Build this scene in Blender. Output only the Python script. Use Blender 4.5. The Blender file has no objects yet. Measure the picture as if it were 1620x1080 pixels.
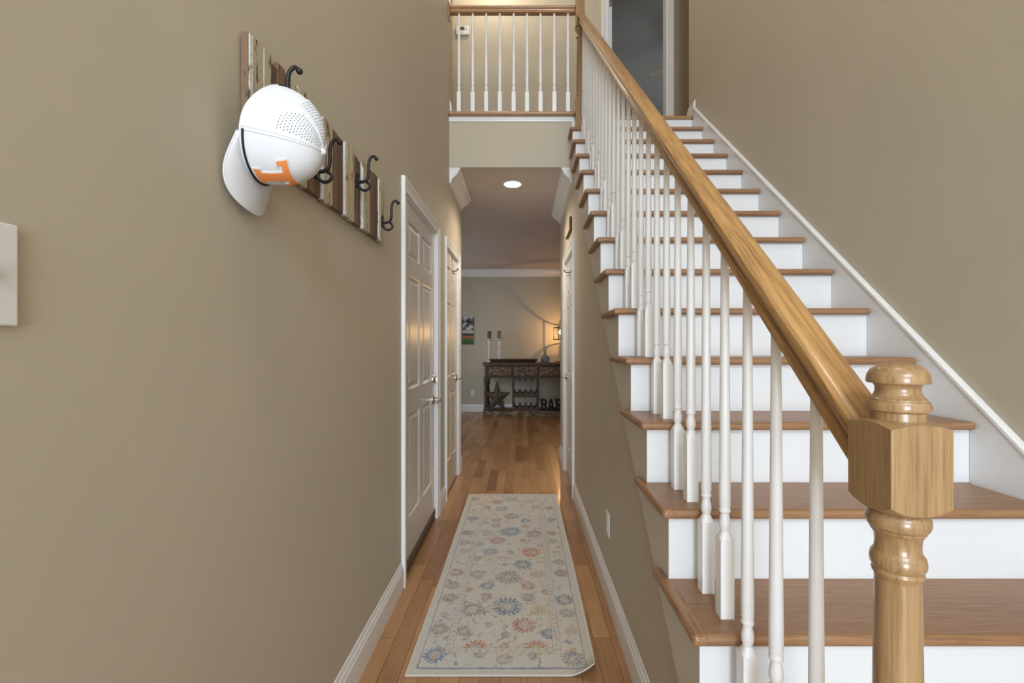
import bpy, math, random
import numpy as np
from mathutils import Vector, Matrix, noise as mnoise
random.seed(7)
S = bpy.context.scene
COL = S.collection
PI = math.pi
# ------------------------------------------------------------------ camera
F = 740.0
EYE = 1.245
cam = bpy.data.objects.new('camera', bpy.data.cameras.new('camera'))
COL.objects.link(cam)
cam.location = (0, 0, EYE)
cam.rotation_euler = (PI / 2, 0, 0)
cam.data.sensor_width = 36
cam.data.lens = 36 * F / 1620
cam.data.shift_x = -17 / 1620
cam.data.shift_y = 6 / 1620
cam.data.clip_start = 0.02
S.camera = cam
# ------------------------------------------------------------------ world, exposure, room lights
w = bpy.data.worlds.new('sky'); S.world = w; w.use_nodes = True
bg = w.node_tree.nodes['Background']
bg.inputs[0].default_value = (0.75, 0.87, 1.0, 1); bg.inputs[1].default_value = 1.0
S.view_settings.view_transform = 'Standard'
S.view_settings.look = 'None'
S.view_settings.exposure = 0.0
S.view_settings.gamma = 1
S.view_settings.use_curve_mapping = False


def area(name, loc, rot, sx, sy, power, col):
    l = bpy.data.lights.new(name, 'AREA'); l.shape = 'RECTANGLE'; l.size = sx; l.size_y = sy
    l.energy = power; l.color = col
    o = bpy.data.objects.new(name, l); COL.objects.link(o); o.location = loc; o.rotation_euler = rot
    return o


def point(name, loc, power, col, r=0.05):
    l = bpy.data.lights.new(name, 'POINT'); l.energy = power; l.color = col; l.shadow_soft_size = r
    o = bpy.data.objects.new(name, l); COL.objects.link(o); o.location = loc
    return o


DAY = (0.76, 0.88, 1.0)
WARM = (1.0, 0.72, 0.42)
# daylight through the glazed entry and the window above it, behind the camera
area('entry_daylight', (0.0, -3.30, 1.25), (PI / 2, 0, 0), 1.1, 1.8, 135, DAY)
area('upper_window_daylight', (0.42, -3.30, 3.9), (PI / 2, 0, 0), 1.9, 1.6, 138, DAY)
point('foyer_pendant_light', (0.45, 0.4, 4.6), 40, (1.0, 0.86, 0.68), 0.15)
point('upper_hall_light', (-0.3, 4.7, 5.35), 26, (1.0, 0.87, 0.66), 0.12)
area('dining_window_daylight', (-2.85, 7.2, 1.5), (PI / 2, 0, -PI / 2), 1.6, 1.5, 26, DAY)
area('bedroom_window_daylight', (3.8, 7.2, 4.5), (PI / 2, 0, PI / 2), 1.6, 1.4, 20, (0.95, 0.97, 1.0))


# ------------------------------------------------------------------ materials
def mat(name, col, rough=0.5, metal=0.0, spec=0.5, coat=0.0, emis=None, estr=0.0):
    m = bpy.data.materials.new(name); m.use_nodes = True
    b = m.node_tree.nodes['Principled BSDF']
    b.inputs['Base Color'].default_value = (*col, 1)
    b.inputs['Roughness'].default_value = rough
    b.inputs['Metallic'].default_value = metal
    b.inputs['Specular IOR Level'].default_value = spec
    b.inputs['Coat Weight'].default_value = coat
    b.inputs['Coat Roughness'].default_value = 0.12
    if emis:
        b.inputs['Emission Color'].default_value = (*emis, 1)
        b.inputs['Emission Strength'].default_value = estr
    return m


def N(m, t, **kw):
    n = m.node_tree.nodes.new(t)
    for k, v in kw.items():
        setattr(n, k, v)
    return n


def L(m, a, b):
    m.node_tree.links.new(a, b)


def bsdf(m):
    return m.node_tree.nodes['Principled BSDF']


def mapping(m, scale, coord='Object', rot=(0, 0, 0)):
    tc = N(m, 'ShaderNodeTexCoord'); mp = N(m, 'ShaderNodeMapping')
    mp.inputs['Scale'].default_value = scale; mp.inputs['Rotation'].default_value = rot
    L(m, tc.outputs[coord], mp.inputs['Vector'])
    return mp.outputs[0]


def noise(m, vec, scale, detail=3, rough=0.5):
    n = N(m, 'ShaderNodeTexNoise'); n.inputs['Scale'].default_value = scale
    n.inputs['Detail'].default_value = detail; n.inputs['Roughness'].default_value = rough
    L(m, vec, n.inputs['Vector']); return n.outputs['Fac']


def ramp(m, fac, stops):
    r = N(m, 'ShaderNodeValToRGB'); e = r.color_ramp.elements
    while len(e) < len(stops): e.new(0.5)
    for i, (p, c) in enumerate(stops):
        e[i].position = p; e[i].color = (*c, 1)
    L(m, fac, r.inputs['Fac']); return r.outputs['Color']


def mix(m, fac, a, b, mode='MIX'):
    n = N(m, 'ShaderNodeMix', data_type='RGBA', blend_type=mode)
    if isinstance(fac, float): n.inputs[0].default_value = fac
    else: L(m, fac, n.inputs[0])
    for s, v in ((6, a), (7, b)):
        if isinstance(v, tuple): n.inputs[s].default_value = (*v, 1)
        else: L(m, v, n.inputs[s])
    return n.outputs[2]


def bump(m, fac, strength, dist=0.002):
    b = N(m, 'ShaderNodeBump'); b.inputs['Strength'].default_value = strength
    b.inputs['Distance'].default_value = dist
    L(m, fac, b.inputs['Height']); L(m, b.outputs[0], bsdf(m).inputs['Normal'])


def paint(name, col, rough=0.6, tex=0.06, spec=0.35):
    m = mat(name, col, rough, spec=spec)
    v = mapping(m, (1, 1, 1))
    f = noise(m, v, 2.2, 3)
    c = ramp(m, f, [(0.3, tuple(x * 0.975 for x in col)), (0.7, tuple(min(1, x * 1.02) for x in col))])
    L(m, c, bsdf(m).inputs['Base Color'])
    bump(m, noise(m, v, 260, 2), tex, 0.001)
    return m


def wood(name, light, dark, axis, rough=0.3, coat=0.3, rings=1.0, fine=1.0):
    """grain runs along axis"""
    m = mat(name, light, rough, coat=coat)
    sc = [1.0, 1.0, 1.0]; sc[axis] = 0.09
    v = mapping(m, tuple(sc))
    n0 = noise(m, v, 9 * rings, 2)
    wv = N(m, 'ShaderNodeTexWave', wave_type='RINGS', rings_direction='XYZ'[axis])
    wv.inputs['Scale'].default_value = 7 * rings; wv.inputs['Distortion'].default_value = 7
    wv.inputs['Detail'].default_value = 2; wv.inputs['Detail Scale'].default_value = 2.0
    L(m, v, wv.inputs['Vector'])
    sc2 = [1.0, 1.0, 1.0]; sc2[axis] = 0.035
    v2 = mapping(m, tuple(sc2))
    pores = noise(m, v2, 260 * fine, 3, 0.6)
    mid = tuple(0.5 * (a + b) for a, b in zip(light, dark))
    c1 = ramp(m, wv.outputs['Fac'], [(0.0, mid), (0.35, light), (0.8, light), (1.0, mid)])
    c2 = ramp(m, pores, [(0.36, dark), (0.52, light)])
    c = mix(m, 0.55, c1, c2)
    c3 = ramp(m, n0, [(0.3, (0.86, 0.84, 0.82)), (0.7, (1, 1, 1))])
    L(m, mix(m, 1.0, c, c3, 'MULTIPLY'), bsdf(m).inputs['Base Color'])
    bump(m, pores, 0.12, 0.0006)
    return m


WALLC = (0.505, 0.447, 0.345)
M = {}
M['wall'] = paint('beige_wall_paint', WALLC, 0.55)
M['blue_wall'] = paint('grey_blue_wall_paint', (0.37, 0.375, 0.36), 0.6)
M['ceil'] = paint('ceiling_paint', (0.56, 0.50, 0.46), 0.75)
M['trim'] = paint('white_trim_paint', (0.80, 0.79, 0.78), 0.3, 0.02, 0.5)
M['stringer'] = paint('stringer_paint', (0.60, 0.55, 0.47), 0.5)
M['riser'] = paint('white_riser_paint', (0.77, 0.77, 0.775), 0.32, 0.02, 0.5)
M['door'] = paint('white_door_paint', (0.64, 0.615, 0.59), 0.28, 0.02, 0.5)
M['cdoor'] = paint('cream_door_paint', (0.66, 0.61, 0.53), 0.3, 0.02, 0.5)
M['baluster'] = paint('white_baluster_paint', (0.88, 0.88, 0.89), 0.3, 0.02, 0.5)
M['plate'] = mat('white_plastic', (0.74, 0.74, 0.72), 0.3)
M['slot'] = mat('dark_slot', (0.02, 0.02, 0.02), 0.5)
OL, OD = (0.47, 0.265, 0.115), (0.27, 0.125, 0.045)
M['oak_x'] = wood('tread_oak', (0.36, 0.195, 0.095), (0.20, 0.095, 0.042), 0, 0.42, 0.06)
M['oak_y'] = wood('return_oak', (0.42, 0.24, 0.13), (0.26, 0.13, 0.065), 1, 0.33, 0.25)
m = M['oak_x']; bi_ = bsdf(m); src = bi_.inputs['Base Color'].links[0].from_socket
tc = N(m, 'ShaderNodeTexCoord'); sx = N(m, 'ShaderNodeSeparateXYZ'); L(m, tc.outputs['Object'], sx.inputs[0])
lt = N(m, 'ShaderNodeMath', operation='LESS_THAN'); lt.inputs[1].default_value = 0.378 + 0.032 - 0.93; L(m, sx.outputs[0], lt.inputs[0])
cp = N(m, 'ShaderNodeMath', operation='COMPARE'); cp.inputs[1].default_value = 0.378 + 0.032 - 0.93; cp.inputs[2].default_value = 0.0006; L(m, sx.outputs[0], cp.inputs[0])
gy = noise(m, mapping(m, (1, 0.035, 1)), 260, 3, 0.6)
rc = ramp(m, gy, [(0.36, (0.20, 0.095, 0.042)), (0.54, (0.35, 0.185, 0.09))])
c = mix(m, lt.outputs[0], src, rc); c = mix(m, cp.outputs[0], c, (0.16, 0.08, 0.04)); L(m, c, bi_.inputs['Base Color'])
M['oak_z'] = wood('newel_oak', (0.41, 0.255, 0.12), (0.23, 0.125, 0.05), 2, 0.3, 0.4)
M['oak_rx'] = wood('balcony_rail_oak', OL, OD, 0, 0.3, 0.4)
M['nickel'] = mat('satin_nickel', (0.52, 0.50, 0.47), 0.25, 1.0)
M['iron'] = mat('black_iron', (0.012, 0.012, 0.014), 0.45, 0.2)
M['black'] = mat('black_paint', (0.012, 0.010, 0.009), 0.6, spec=0.2)

# handrail oak: object is built along its own local Y axis
M['oak_rail'] = wood('handrail_oak', (0.50, 0.275, 0.095), (0.17, 0.075, 0.025), 1, 0.30, 0.3, 1.3, 0.8)

m = M['floor'] = mat('oak_strip_floor', (0.4, 0.2, 0.08), 0.34, coat=0.15)
tc = N(m, 'ShaderNodeTexCoord'); sx = N(m, 'ShaderNodeSeparateXYZ'); cx = N(m, 'ShaderNodeCombineXYZ')
L(m, tc.outputs['Object'], sx.inputs[0])
ad = N(m, 'ShaderNodeMath', operation='ADD'); ad.inputs[1].default_value = 0.160 + 0.0765 * 100
L(m, sx.outputs[0], ad.inputs[0])
L(m, sx.outputs[1], cx.inputs[0]); L(m, ad.outputs[0], cx.inputs[1])
br = N(m, 'ShaderNodeTexBrick'); br.offset = 0.37; br.offset_frequency = 3; br.squash = 0.8; br.squash_frequency = 2
br.inputs['Scale'].default_value = 1; br.inputs['Mortar Size'].default_value = 0.0011
br.inputs['Mortar Smooth'].default_value = 0.2
br.inputs['Brick Width'].default_value = 0.83; br.inputs['Row Height'].default_value = 0.0765
br.inputs['Color1'].default_value = (0.45, 0.25, 0.118, 1); br.inputs['Color2'].default_value = (0.21, 0.095, 0.038, 1)
br.inputs['Mortar'].default_value = (0.07, 0.03, 0.012, 1); br.inputs['Bias'].default_value = -0.25
L(m, cx.outputs[0], br.inputs['Vector'])
gr = noise(m, mapping(m, (1, 0.05, 1)), 90, 4, 0.6)
blo = noise(m, mapping(m, (1, 0.4, 1)), 4, 2)
c = mix(m, 1.0, br.outputs['Color'], ramp(m, gr, [(0.3, (0.80, 0.76, 0.72)), (0.62, (1.06, 1.04, 1.0))]), 'MULTIPLY')
c = mix(m, 1.0, c, ramp(m, blo, [(0.35, (0.85, 0.82, 0.8)), (0.65, (1.06, 1.06, 1.06))]), 'MULTIPLY')
L(m, c, bsdf(m).inputs['Base Color'])


# ------------------------------------------------------------------ mesh builder
class MB:
    def __init__(s):
        s.v = []; s.f = []; s.m = []; s.sm = []

    def add(s, vs, fs, mi=0, smooth=False):
        o = len(s.v); s.v += [Vector(p) for p in vs]
        for f in fs:
            s.f.append([o + i for i in f]); s.m.append(mi); s.sm.append(smooth)

    def box(s, x0, x1, y0, y1, z0, z1, mi=0):
        vs = [(x, y, z) for x in (x0, x1) for y in (y0, y1) for z in (z0, z1)]
        s.add(vs, [(0, 1, 3, 2), (4, 6, 7, 5), (0, 4, 5, 1), (2, 3, 7, 6), (0, 2, 6, 4), (1, 5, 7, 3)], mi)

    def prism(s, poly, ax, a0, a1, mi=0, smooth=False):
        """poly: 2D points in the two remaining axes (in order), extruded along axis ax"""
        def P(p, a):
            q = list(p); q.insert(ax, a); return q
        n = len(poly)
        vs = [P(p, a0) for p in poly] + [P(p, a1) for p in poly]
        s.add(vs, [tuple(range(n)), tuple(range(2 * n - 1, n - 1, -1))], mi)
        o = len(s.v) - 2 * n
        for i in range(n):
            j = (i + 1) % n
            s.f.append([o + i, o + n + i, o + n + j, o + j]); s.m.append(mi); s.sm.append(smooth)

    def lathe(s, prof, c, seg=24, mi=0, axis=2, smooth=True, scale=(1, 1)):
        """prof: (radius, height) pairs"""
        vs = []
        for r, h in prof:
            for k in range(seg):
                a = 2 * PI * k / seg
                p = [r * math.cos(a) * scale[0], r * math.sin(a) * scale[1]]
                p.insert(axis, h)
                vs.append((p[0] + c[0], p[1] + c[1], p[2] + c[2]))
        fs = []
        for i in range(len(prof) - 1):
            for k in range(seg):
                k2 = (k + 1) % seg
                fs.append((i * seg + k, i * seg + k2, (i + 1) * seg + k2, (i + 1) * seg + k))
        s.add(vs, fs, mi, smooth)
        o = len(s.v) - len(vs)
        s.f.append([o + k for k in range(seg)][::-1]); s.m.append(mi); s.sm.append(False)
        e = o + (len(prof) - 1) * seg
        s.f.append([e + k for k in range(seg)]); s.m.append(mi); s.sm.append(False)

    def tube(s, pts, rad, seg=10, mi=0, flat=1.0):
        pts = [Vector(p) for p in pts]
        if not isinstance(rad, (list, tuple)): rad = [rad] * len(pts)
        prev = None; vs = []
        for i, p in enumerate(pts):
            d = (pts[min(i + 1, len(pts) - 1)] - pts[max(i - 1, 0)]).normalized()
            if prev is None:
                a = Vector((0, 0, 1)) if abs(d.z) < 0.9 else Vector((1, 0, 0))
                u = d.cross(a).normalized()
            else:
                u = (prev - d * prev.dot(d)).normalized()
            prev = u; v2 = d.cross(u)
            for k in range(seg):
                a = 2 * PI * k / seg
                vs.append(p + u * math.cos(a) * rad[i] + v2 * math.sin(a) * rad[i] * flat)
        n = len(pts); fs = []
        for i in range(n - 1):
            for k in range(seg):
                k2 = (k + 1) % seg
                fs.append((i * seg + k, i * seg + k2, (i + 1) * seg + k2, (i + 1) * seg + k))
        fs.append(tuple(range(seg))[::-1]); fs.append(tuple((n - 1) * seg + k for k in range(seg)))
        s.add(vs, fs, mi, True)

    def sweep(s, path, prof, up, mi=0, smooth=False):
        """profile (a,b): a along d x up, b along up; mitred corners"""
        path = [Vector(p) for p in path]; up = Vector(up).normalized()
        n = len(path); ds = [(path[i + 1] - path[i]).normalized() for i in range(n - 1)]
        vs = []
        for i in range(n):
            s1 = ds[max(i - 1, 0)].cross(up); s2 = ds[min(i, n - 2)].cross(up)
            sm = (s1 + s2) / (1 + s1.dot(s2))
            for a, b in prof: vs.append(path[i] + sm * a + up * b)
        k = len(prof); fs = []
        for i in range(n - 1):
            for j in range(k):
                j2 = (j + 1) % k
                fs.append((i * k + j, i * k + j2, (i + 1) * k + j2, (i + 1) * k + j))
        fs.append(tuple(range(k))[::-1]); fs.append(tuple((n - 1) * k + j for j in range(k)))
        s.add(vs, fs, mi, smooth)

    def sphere(s, c, r, seg=14, mi=0, sc=(1, 1, 1)):
        prof = [(max(1e-4, math.sin(PI * i / 8)) * r, -math.cos(PI * i / 8) * r * sc[2]) for i in range(9)]
        s.lathe(prof, c, seg, mi, scale=(sc[0], sc[1]))

    def build(s, name, mats, parent=None, bevel=0, seg=2, at=None, autosmooth=False):
        if not isinstance(mats, (list, tuple)): mats = [mats]
        if parent is not None:
            org = Vector(parent['_o']) if '_o' in parent else Vector(parent.location)
        else:
            org = Vector(at) if at is not None else Vector((0, 0, 0))
        me = bpy.data.meshes.new(name)
        me.from_pydata([tuple(p - org) for p in s.v], [], s.f)
        for mm in mats: me.materials.append(M[mm] if isinstance(mm, str) else mm)
        for p, mi, sm in zip(me.polygons, s.m, s.sm): p.material_index = mi; p.use_smooth = sm
        me.update()
        import bmesh
        bm = bmesh.new(); bm.from_mesh(me); bmesh.ops.recalc_face_normals(bm, faces=bm.faces); bm.to_mesh(me); bm.free()
        if any(s.sm): me.set_sharp_from_angle(angle=math.radians(38))
        o = bpy.data.objects.new(name, me); COL.objects.link(o)
        if parent is not None:
            o.parent = parent; ORG[o.name] = org
            ROOT[o.name] = org
        else:
            o.location = org
        if bevel:
            b = o.modifiers.new('edges', 'BEVEL'); b.width = bevel; b.segments = seg; b.limit_method = 'ANGLE'
            b.angle_limit = math.radians(40)
        return o


ORG = {}; ROOT = {}


class Part:
    pass


def sub(mb, name, mats, part, **kw):
    """a sub-part: same origin as its part"""
    org = ROOT.get(part.name, Vector(part.location))
    o = mb.build(name, mats, None, at=org, **kw)
    o.location = (0, 0, 0); o.parent = part
    ROOT[o.name] = org
    return o


def thing(name, label, cat, loc, group=None):
    o = bpy.data.objects.new(name, None); COL.objects.link(o); o.location = loc
    o.empty_display_size = 0.05
    return tag(o, label, cat, group)


def tag(o, label, cat, group=None, kind=None):
    if label: o['label'] = label
    if cat: o['category'] = cat
    if group: o['group'] = group
    if kind: o['kind'] = kind
    return o


def struct(o, label=None, cat=None):
    o['kind'] = 'structure'
    if label: o['label'] = label
    if cat: o['category'] = cat
    return o


def spline(pts, n=6):
    P = [Vector(p) for p in pts]; P = [P[0]] + P + [P[-1]]; out = []
    for i in range(1, len(P) - 2):
        for k in range(n):
            t = k / n
            a, b, c, d = P[i - 1], P[i], P[i + 1], P[i + 2]
            out.append(0.5 * ((2 * b) + (c - a) * t + (2 * a - 5 * b + 4 * c - d) * t * t + (3 * b - a - 3 * c + d) * t ** 3))
    out.append(P[-2]); return out


# ------------------------------------------------------------------ key dimensions
XL, XH, XR = -0.622, 0.420, 1.467      # hall left wall, hall right wall, stair right wall
YE_L, YE_R = 4.72, 5.22                # where the hall walls end at the dining room
YB = 8.80                              # dining back wall
YT = 4.13                              # where foyer walls end upstairs
YU = 5.10                              # upstairs back wall
ZT = 5.64
Z2 = 3.20
RISE, RUN, D3 = 0.2, 0.226, 1.036      # nosing of tread 3 at D3
XS = 0.378                             # open end of treads
XSF = 0.403                            # stringer face
XSK = 1.449                            # skirt face
TH = 0.027


def nose(n): return D3 + (n - 3) * RUN          # n = tread number, z = n*RISE
def nline(y): return 0.6 + (y - D3) * RISE / RUN
def low(y): return nline(y) - 0.385
def zc(y): return 2.752 - (y - 3.96) * 0.0185     # slightly sloping hall and dining ceiling


# ------------------------------------------------------------------ floor and walls
b = MB(); b.box(-3.1, 3.3, -3.4, 8.92, -0.1, 0.0)
struct(b.build('floor', 'floor'), 'honey oak strip floor running down the hall', 'floor')

DOORS = {1: (2.46, 3.37), 2: (3.79, 4.50), 3: (3.865, 4.655)}   # slab openings along the hall
DH = 2.055
b = MB()
x0, x1 = XL - 0.12, XL
b.box(x0, x1, -3.4, DOORS[1][0], 0, 3.0); b.box(x0, x1, DOORS[1][0], DOORS[1][1], DH, 3.0)
b.box(x0, x1, DOORS[1][1], DOORS[2][0], 0, 3.0); b.box(x0, x1, DOORS[2][0], DOORS[2][1], DH, 3.0)
b.box(x0, x1, DOORS[2][1], YE_L, 0, 2.74); b.box(x0, x1, -3.4, YT, 3.0, ZT)
struct(b.build('wall_left', 'wall'), 'beige wall along the left of the hall', 'wall')
b = MB()
b.box(-3.1, x0, YE_L - 0.12, YE_L, 0, 2.8)
struct(b.build('wall_dining_left', 'wall'))

b = MB()   # hall right wall, below the stair, with the closet door opening
ya, yb = 0.79, 3.862
b.prism([(ya, 0), (DOORS[3][0], 0), (DOORS[3][0], 2.05), (3.862, 2.05), (3.862, min(low(3.862), 2.74)), (ya, max(0.0, low(ya)))], 0, XH, XH + 0.1)
b.box(XH, XH + 0.1, DOORS[3][0], DOORS[3][1], DH, 2.73)
b.box(XH, XH + 0.1, DOORS[3][1], YE_R, 0, 2.725)
struct(b.build('wall_hall_right', 'wall'), 'beige wall under the staircase', 'wall')
b = MB(); b.box(XH + 0.1, 3.3, YE_R - 0.12, YE_R, 0, 2.72)
struct(b.build('wall_dining_right', 'wall'))

b = MB(); b.box(XR, XR + 0.12, -3.4, YT, 0, ZT)
struct(b.build('wall_right', 'wall'), 'tall beige wall beside the staircase', 'wall')
b = MB(); b.box(-3.1, 3.3, YB, YB + 0.12, 0, 2.75)
struct(b.build('wall_back', 'wall'), 'beige back wall of the dining room', 'wall')
b = MB(); b.box(-3.22, -3.1, YE_L - .12, 8.92, 0, 2.75)
struct(b.build('wall_dining_side', 'wall'))
b = MB(); b.box(3.3, 3.42, YE_R - .12, 8.92, 0, 2.75)
struct(b.build('wall_dining_side', 'wall'))

b = MB()   # ceiling over hall and dining room
b.add([(XL - .12, 3.99, zc(3.965)), (XH + .1, 3.99, zc(3.965)), (XH + .1, 5.1, zc(5.1)), (XL - .12, 5.1, zc(5.1)),
       (XL - .12, 3.99, 3.0), (XH + .1, 3.99, 3.0), (XH + .1, 5.1, 3.0), (XL - .12, 5.1, 3.0)],
      [(0, 1, 2, 3), (7, 6, 5, 4), (0, 4, 5, 1), (3, 2, 6, 7), (0, 3, 7, 4), (1, 5, 6, 2)])
b.add([(-3.22, 4.6, zc(4.6)), (3.42, 4.6, zc(4.6)), (3.42, 8.92, zc(8.92)), (-3.22, 8.92, zc(8.92)),
       (-3.22, 4.6, 3.0), (3.42, 4.6, 3.0), (3.42, 8.92, 3.0), (-3.22, 8.92, 3.0)],
      [(0, 1, 2, 3), (7, 6, 5, 4), (0, 4, 5, 1), (3, 2, 6, 7), (0, 3, 7, 4), (1, 5, 6, 2)])
b.build('ceiling', 'ceil')['kind'] = 'structure'

# ---- floor edge (balcony front), upper floor
b = MB(); b.box(XL, XSF + 0.045, 3.962, 3.99, zc(3.965), 3.172)
struct(b.build('wall_balcony_front', 'wall'), 'beige band of wall between hall ceiling and balcony', 'wall')
b = MB()
b.sweep([(XL, 3.962, 3.145), (XSF + 0.03, 3.962, 3.145)], [(0, -.010), (.012, -.010), (.014, 0), (.020, .012), (.020, .026), (0, .026)], (0, 0, 1))
b.box(XSF + 0.012, XSF + 0.05, 3.944, 3.962, 2.99, 3.135)
b.build('trim_1', 'trim')['kind'] = 'structure'
b = MB()
b.prism([(XL, 3.902), (0.437, 3.902), (0.437, 3.976), (1.447, 3.976), (1.447, 4.10), (XL, 4.10)], 2, Z2 - TH, Z2)
struct(b.build('trim_2', 'oak_rx', bevel=0.011, seg=3), 'oak nosing edging the balcony floor', 'nosing')
b = MB(); b.box(-3.1, 3.3, 4.10, 9.62, 3.0, Z2)
struct(b.build('floor_upper', 'floor'))
# ---- upper walls
UD = (0.925, 1.583); UDH = 5.235
b = MB()
b.box(-3.1, UD[0], YU, YU + 0.12, Z2, ZT); b.box(UD[1], 3.3, YU, YU + 0.12, Z2, ZT); b.box(UD[0], UD[1], YU, YU + 0.12, UDH, ZT)
struct(b.build('wall_upper_back', 'wall'), 'beige wall at the back of the upstairs landing', 'wall')
b = MB(); b.box(-3.1, XL - .12, YT - 0.12, YT, 3.0, ZT); b.build('wall_upper_left', 'wall')['kind'] = 'structure'
b = MB(); b.box(XR + .12, 3.3, YT - 0.12, YT, 3.0, ZT); b.build('wall_upper_right', 'wall')['kind'] = 'structure'
b = MB(); b.box(-3.22, -3.1, YT, YU + .12, Z2, ZT); b.build('wall_upper_end', 'wall')['kind'] = 'structure'
b = MB(); b.box(3.3, 3.42, YT, YU, Z2, ZT); b.build('wall_upper_end', 'wall')['kind'] = 'structure'
b = MB(); b.box(-3.22, 4.12, -3.52, 9.74, ZT, ZT + 0.1); b.build('ceiling', 'ceil')['kind'] = 'structure'
# bedroom
b = MB(); b.box(-0.2, 4.0, 9.5, 9.62, Z2, ZT); b.build('wall_bedroom_back', 'blue_wall')['kind'] = 'structure'
b = MB(); b.box(-0.32, -0.2, YU + .12, 9.62, Z2, ZT); b.build('wall_bedroom_left', 'blue_wall')['kind'] = 'structure'
b = MB(); b.box(4.0, 4.12, YU, 9.62, Z2, ZT); b.build('wall_bedroom_right', 'blue_wall')['kind'] = 'structure'
b = MB(); b.box(-0.2, 4.0, YU + .12, 9.5, ZT - 0.012, ZT); b.build('ceiling', 'blue_wall')['kind'] = 'structure'

# ---- entry wall behind the camera, glazed door and window
b = MB()
GX0, GX1 = -0.20, 1.10
b.box(XL - .12, GX0, -3.52, -3.4, 0, ZT); b.box(GX1, XR + .12, -3.52, -3.4, 0, ZT)
b.box(GX0, GX1, -3.52, -3.4, 2.12, 3.1); b.box(GX0, GX1, -3.52, -3.4, 4.7, ZT)
b.build('wall_front', 'wall')['kind'] = 'structure'
mg = M['glass'] = bpy.data.materials.new('window_glass'); mg.use_nodes = True
nt = mg.node_tree; nt.nodes.clear()
o_ = nt.nodes.new('ShaderNodeOutputMaterial'); mx = nt.nodes.new('ShaderNodeMixShader')
t_ = nt.nodes.new('ShaderNodeBsdfTransparent'); g_ = nt.nodes.new('ShaderNodeBsdfGlossy'); g_.inputs['Roughness'].default_value = 0.03
mx.inputs[0].default_value = 0.08
nt.links.new(t_.outputs[0], mx.inputs[1]); nt.links.new(g_.outputs[0], mx.inputs[2]); nt.links.new(mx.outputs[0], o_.inputs[0])
for i, (z0, z1) in enumerate(((0.0, 2.12), (3.1, 4.7))):
    b = MB()
    for xa, xb in ((GX0, GX0 + .07), (GX1 - .07, GX1), (0.41, 0.49)): b.box(xa, xb, -3.49, -3.43, z0, z1)
    b.box(GX0 + .07, .41, -3.49, -3.43, z1 - .08, z1); b.box(.49, GX1 - .07, -3.49, -3.43, z1 - .08, z1)
    b.box(GX0 + .07, .41, -3.49, -3.43, z0, z0 + .08); b.box(.49, GX1 - .07, -3.49, -3.43, z0, z0 + .08)
    fr = b.build('window_%d' % (i + 1), 'trim'); fr['kind'] = 'structure'
    b = MB(); b.box(GX0 + .07, .41, -3.464, -3.458, z0 + .08, z1 - .08); b.box(.49, GX1 - .07, -3.464, -3.458, z0 + .08, z1 - .08)
    sub(b, 'pane', 'glass', fr)

# ------------------------------------------------------------------ trim: baseboards, crown
BASE = [(0, 0), (0.014, 0), (0.014, 0.095), (0.0105, 0.103), (0.0105, 0.112), (0.006, 0.122), (0.004, 0.135), (0, 0.135)]
NB = [(-a, bb) for a, bb in BASE]
CW = 0.066   # casing width


def baseboard(name, path, side=1, z=0):
    b = MB(); b.sweep([(p[0], p[1], z) for p in path], BASE if side > 0 else NB, (0, 0, 1))
    return struct(b.build(name, 'trim'))


# direction +Y, d x up = +X  -> side=+1 puts the board to the right of travel
baseboard('baseboard_left', [(XL, -3.4), (XL, DOORS[1][0] - CW)])
baseboard('baseboard_left', [(XL, DOORS[1][1] + CW), (XL, DOORS[2][0] - CW)])
baseboard('baseboard_left', [(XL, DOORS[2][1] + CW), (XL, YE_L), (-3.1, YE_L)], 1)
baseboard('baseboard_right', [(XH, ya + .02), (XH, DOORS[3][0] - CW)], -1)
baseboard('baseboard_right', [(XH, DOORS[3][1] + CW), (XH, YE_R), (3.3, YE_R)], -1)
baseboard('baseboard_back', [(-3.1, YB), (3.3, YB)], 1)
baseboard('baseboard_upper_left', [(XL, 3.99), (XL, YT), (-3.1, YT)], 1, Z2)
baseboard('baseboard_upper_right', [(XR, 3.9765), (XR, YT), (3.3, YT)], -1, Z2)
baseboard('baseboard_upper_back', [(-3.1, YU), (UD[0] - CW, YU)], 1, Z2)

CROWN = [(0, 0), (0.092, 0), (0.092, -0.014), (0.080, -0.020), (0.074, -0.040), (0.052, -0.068), (0.030, -0.088),
         (0.022, -0.100), (0.016, -0.106), (0.016, -0.128), (0, -0.132)]
b = MB(); b.sweep([(XL, 3.966, zc(3.97)), (XL, YE_L, zc(YE_L)), (-3.1, YE_L, zc(YE_L))], CROWN, (0, 0, 1))
struct(b.build('trim_3', 'trim'), 'white crown moulding at the left of the hall ceiling', 'crown moulding')
b = MB(); b.sweep([(XH, 3.966, zc(3.97)), (XH, YE_R, zc(YE_R)), (3.3, YE_R, zc(YE_R))], [(-p, q) for p, q in CROWN], (0, 0, 1))
struct(b.build('trim_4', 'trim'), 'white crown moulding at the right of the hall ceiling', 'crown moulding')
b = MB(); b.sweep([(-3.1, YB, zc(YB)), (3.3, YB, zc(YB))], CROWN, (0, 0, 1))
struct(b.build('trim_5', 'trim'), 'white crown moulding along the dining room back wall', 'crown moulding')

CASE = [(0, 0), (0, 0.010), (0.010, 0.012), (0.016, 0.010), (0.040, 0.014), (0.050, 0.018), (0.060, 0.020), (CW, 0.018), (CW, 0)]


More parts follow.
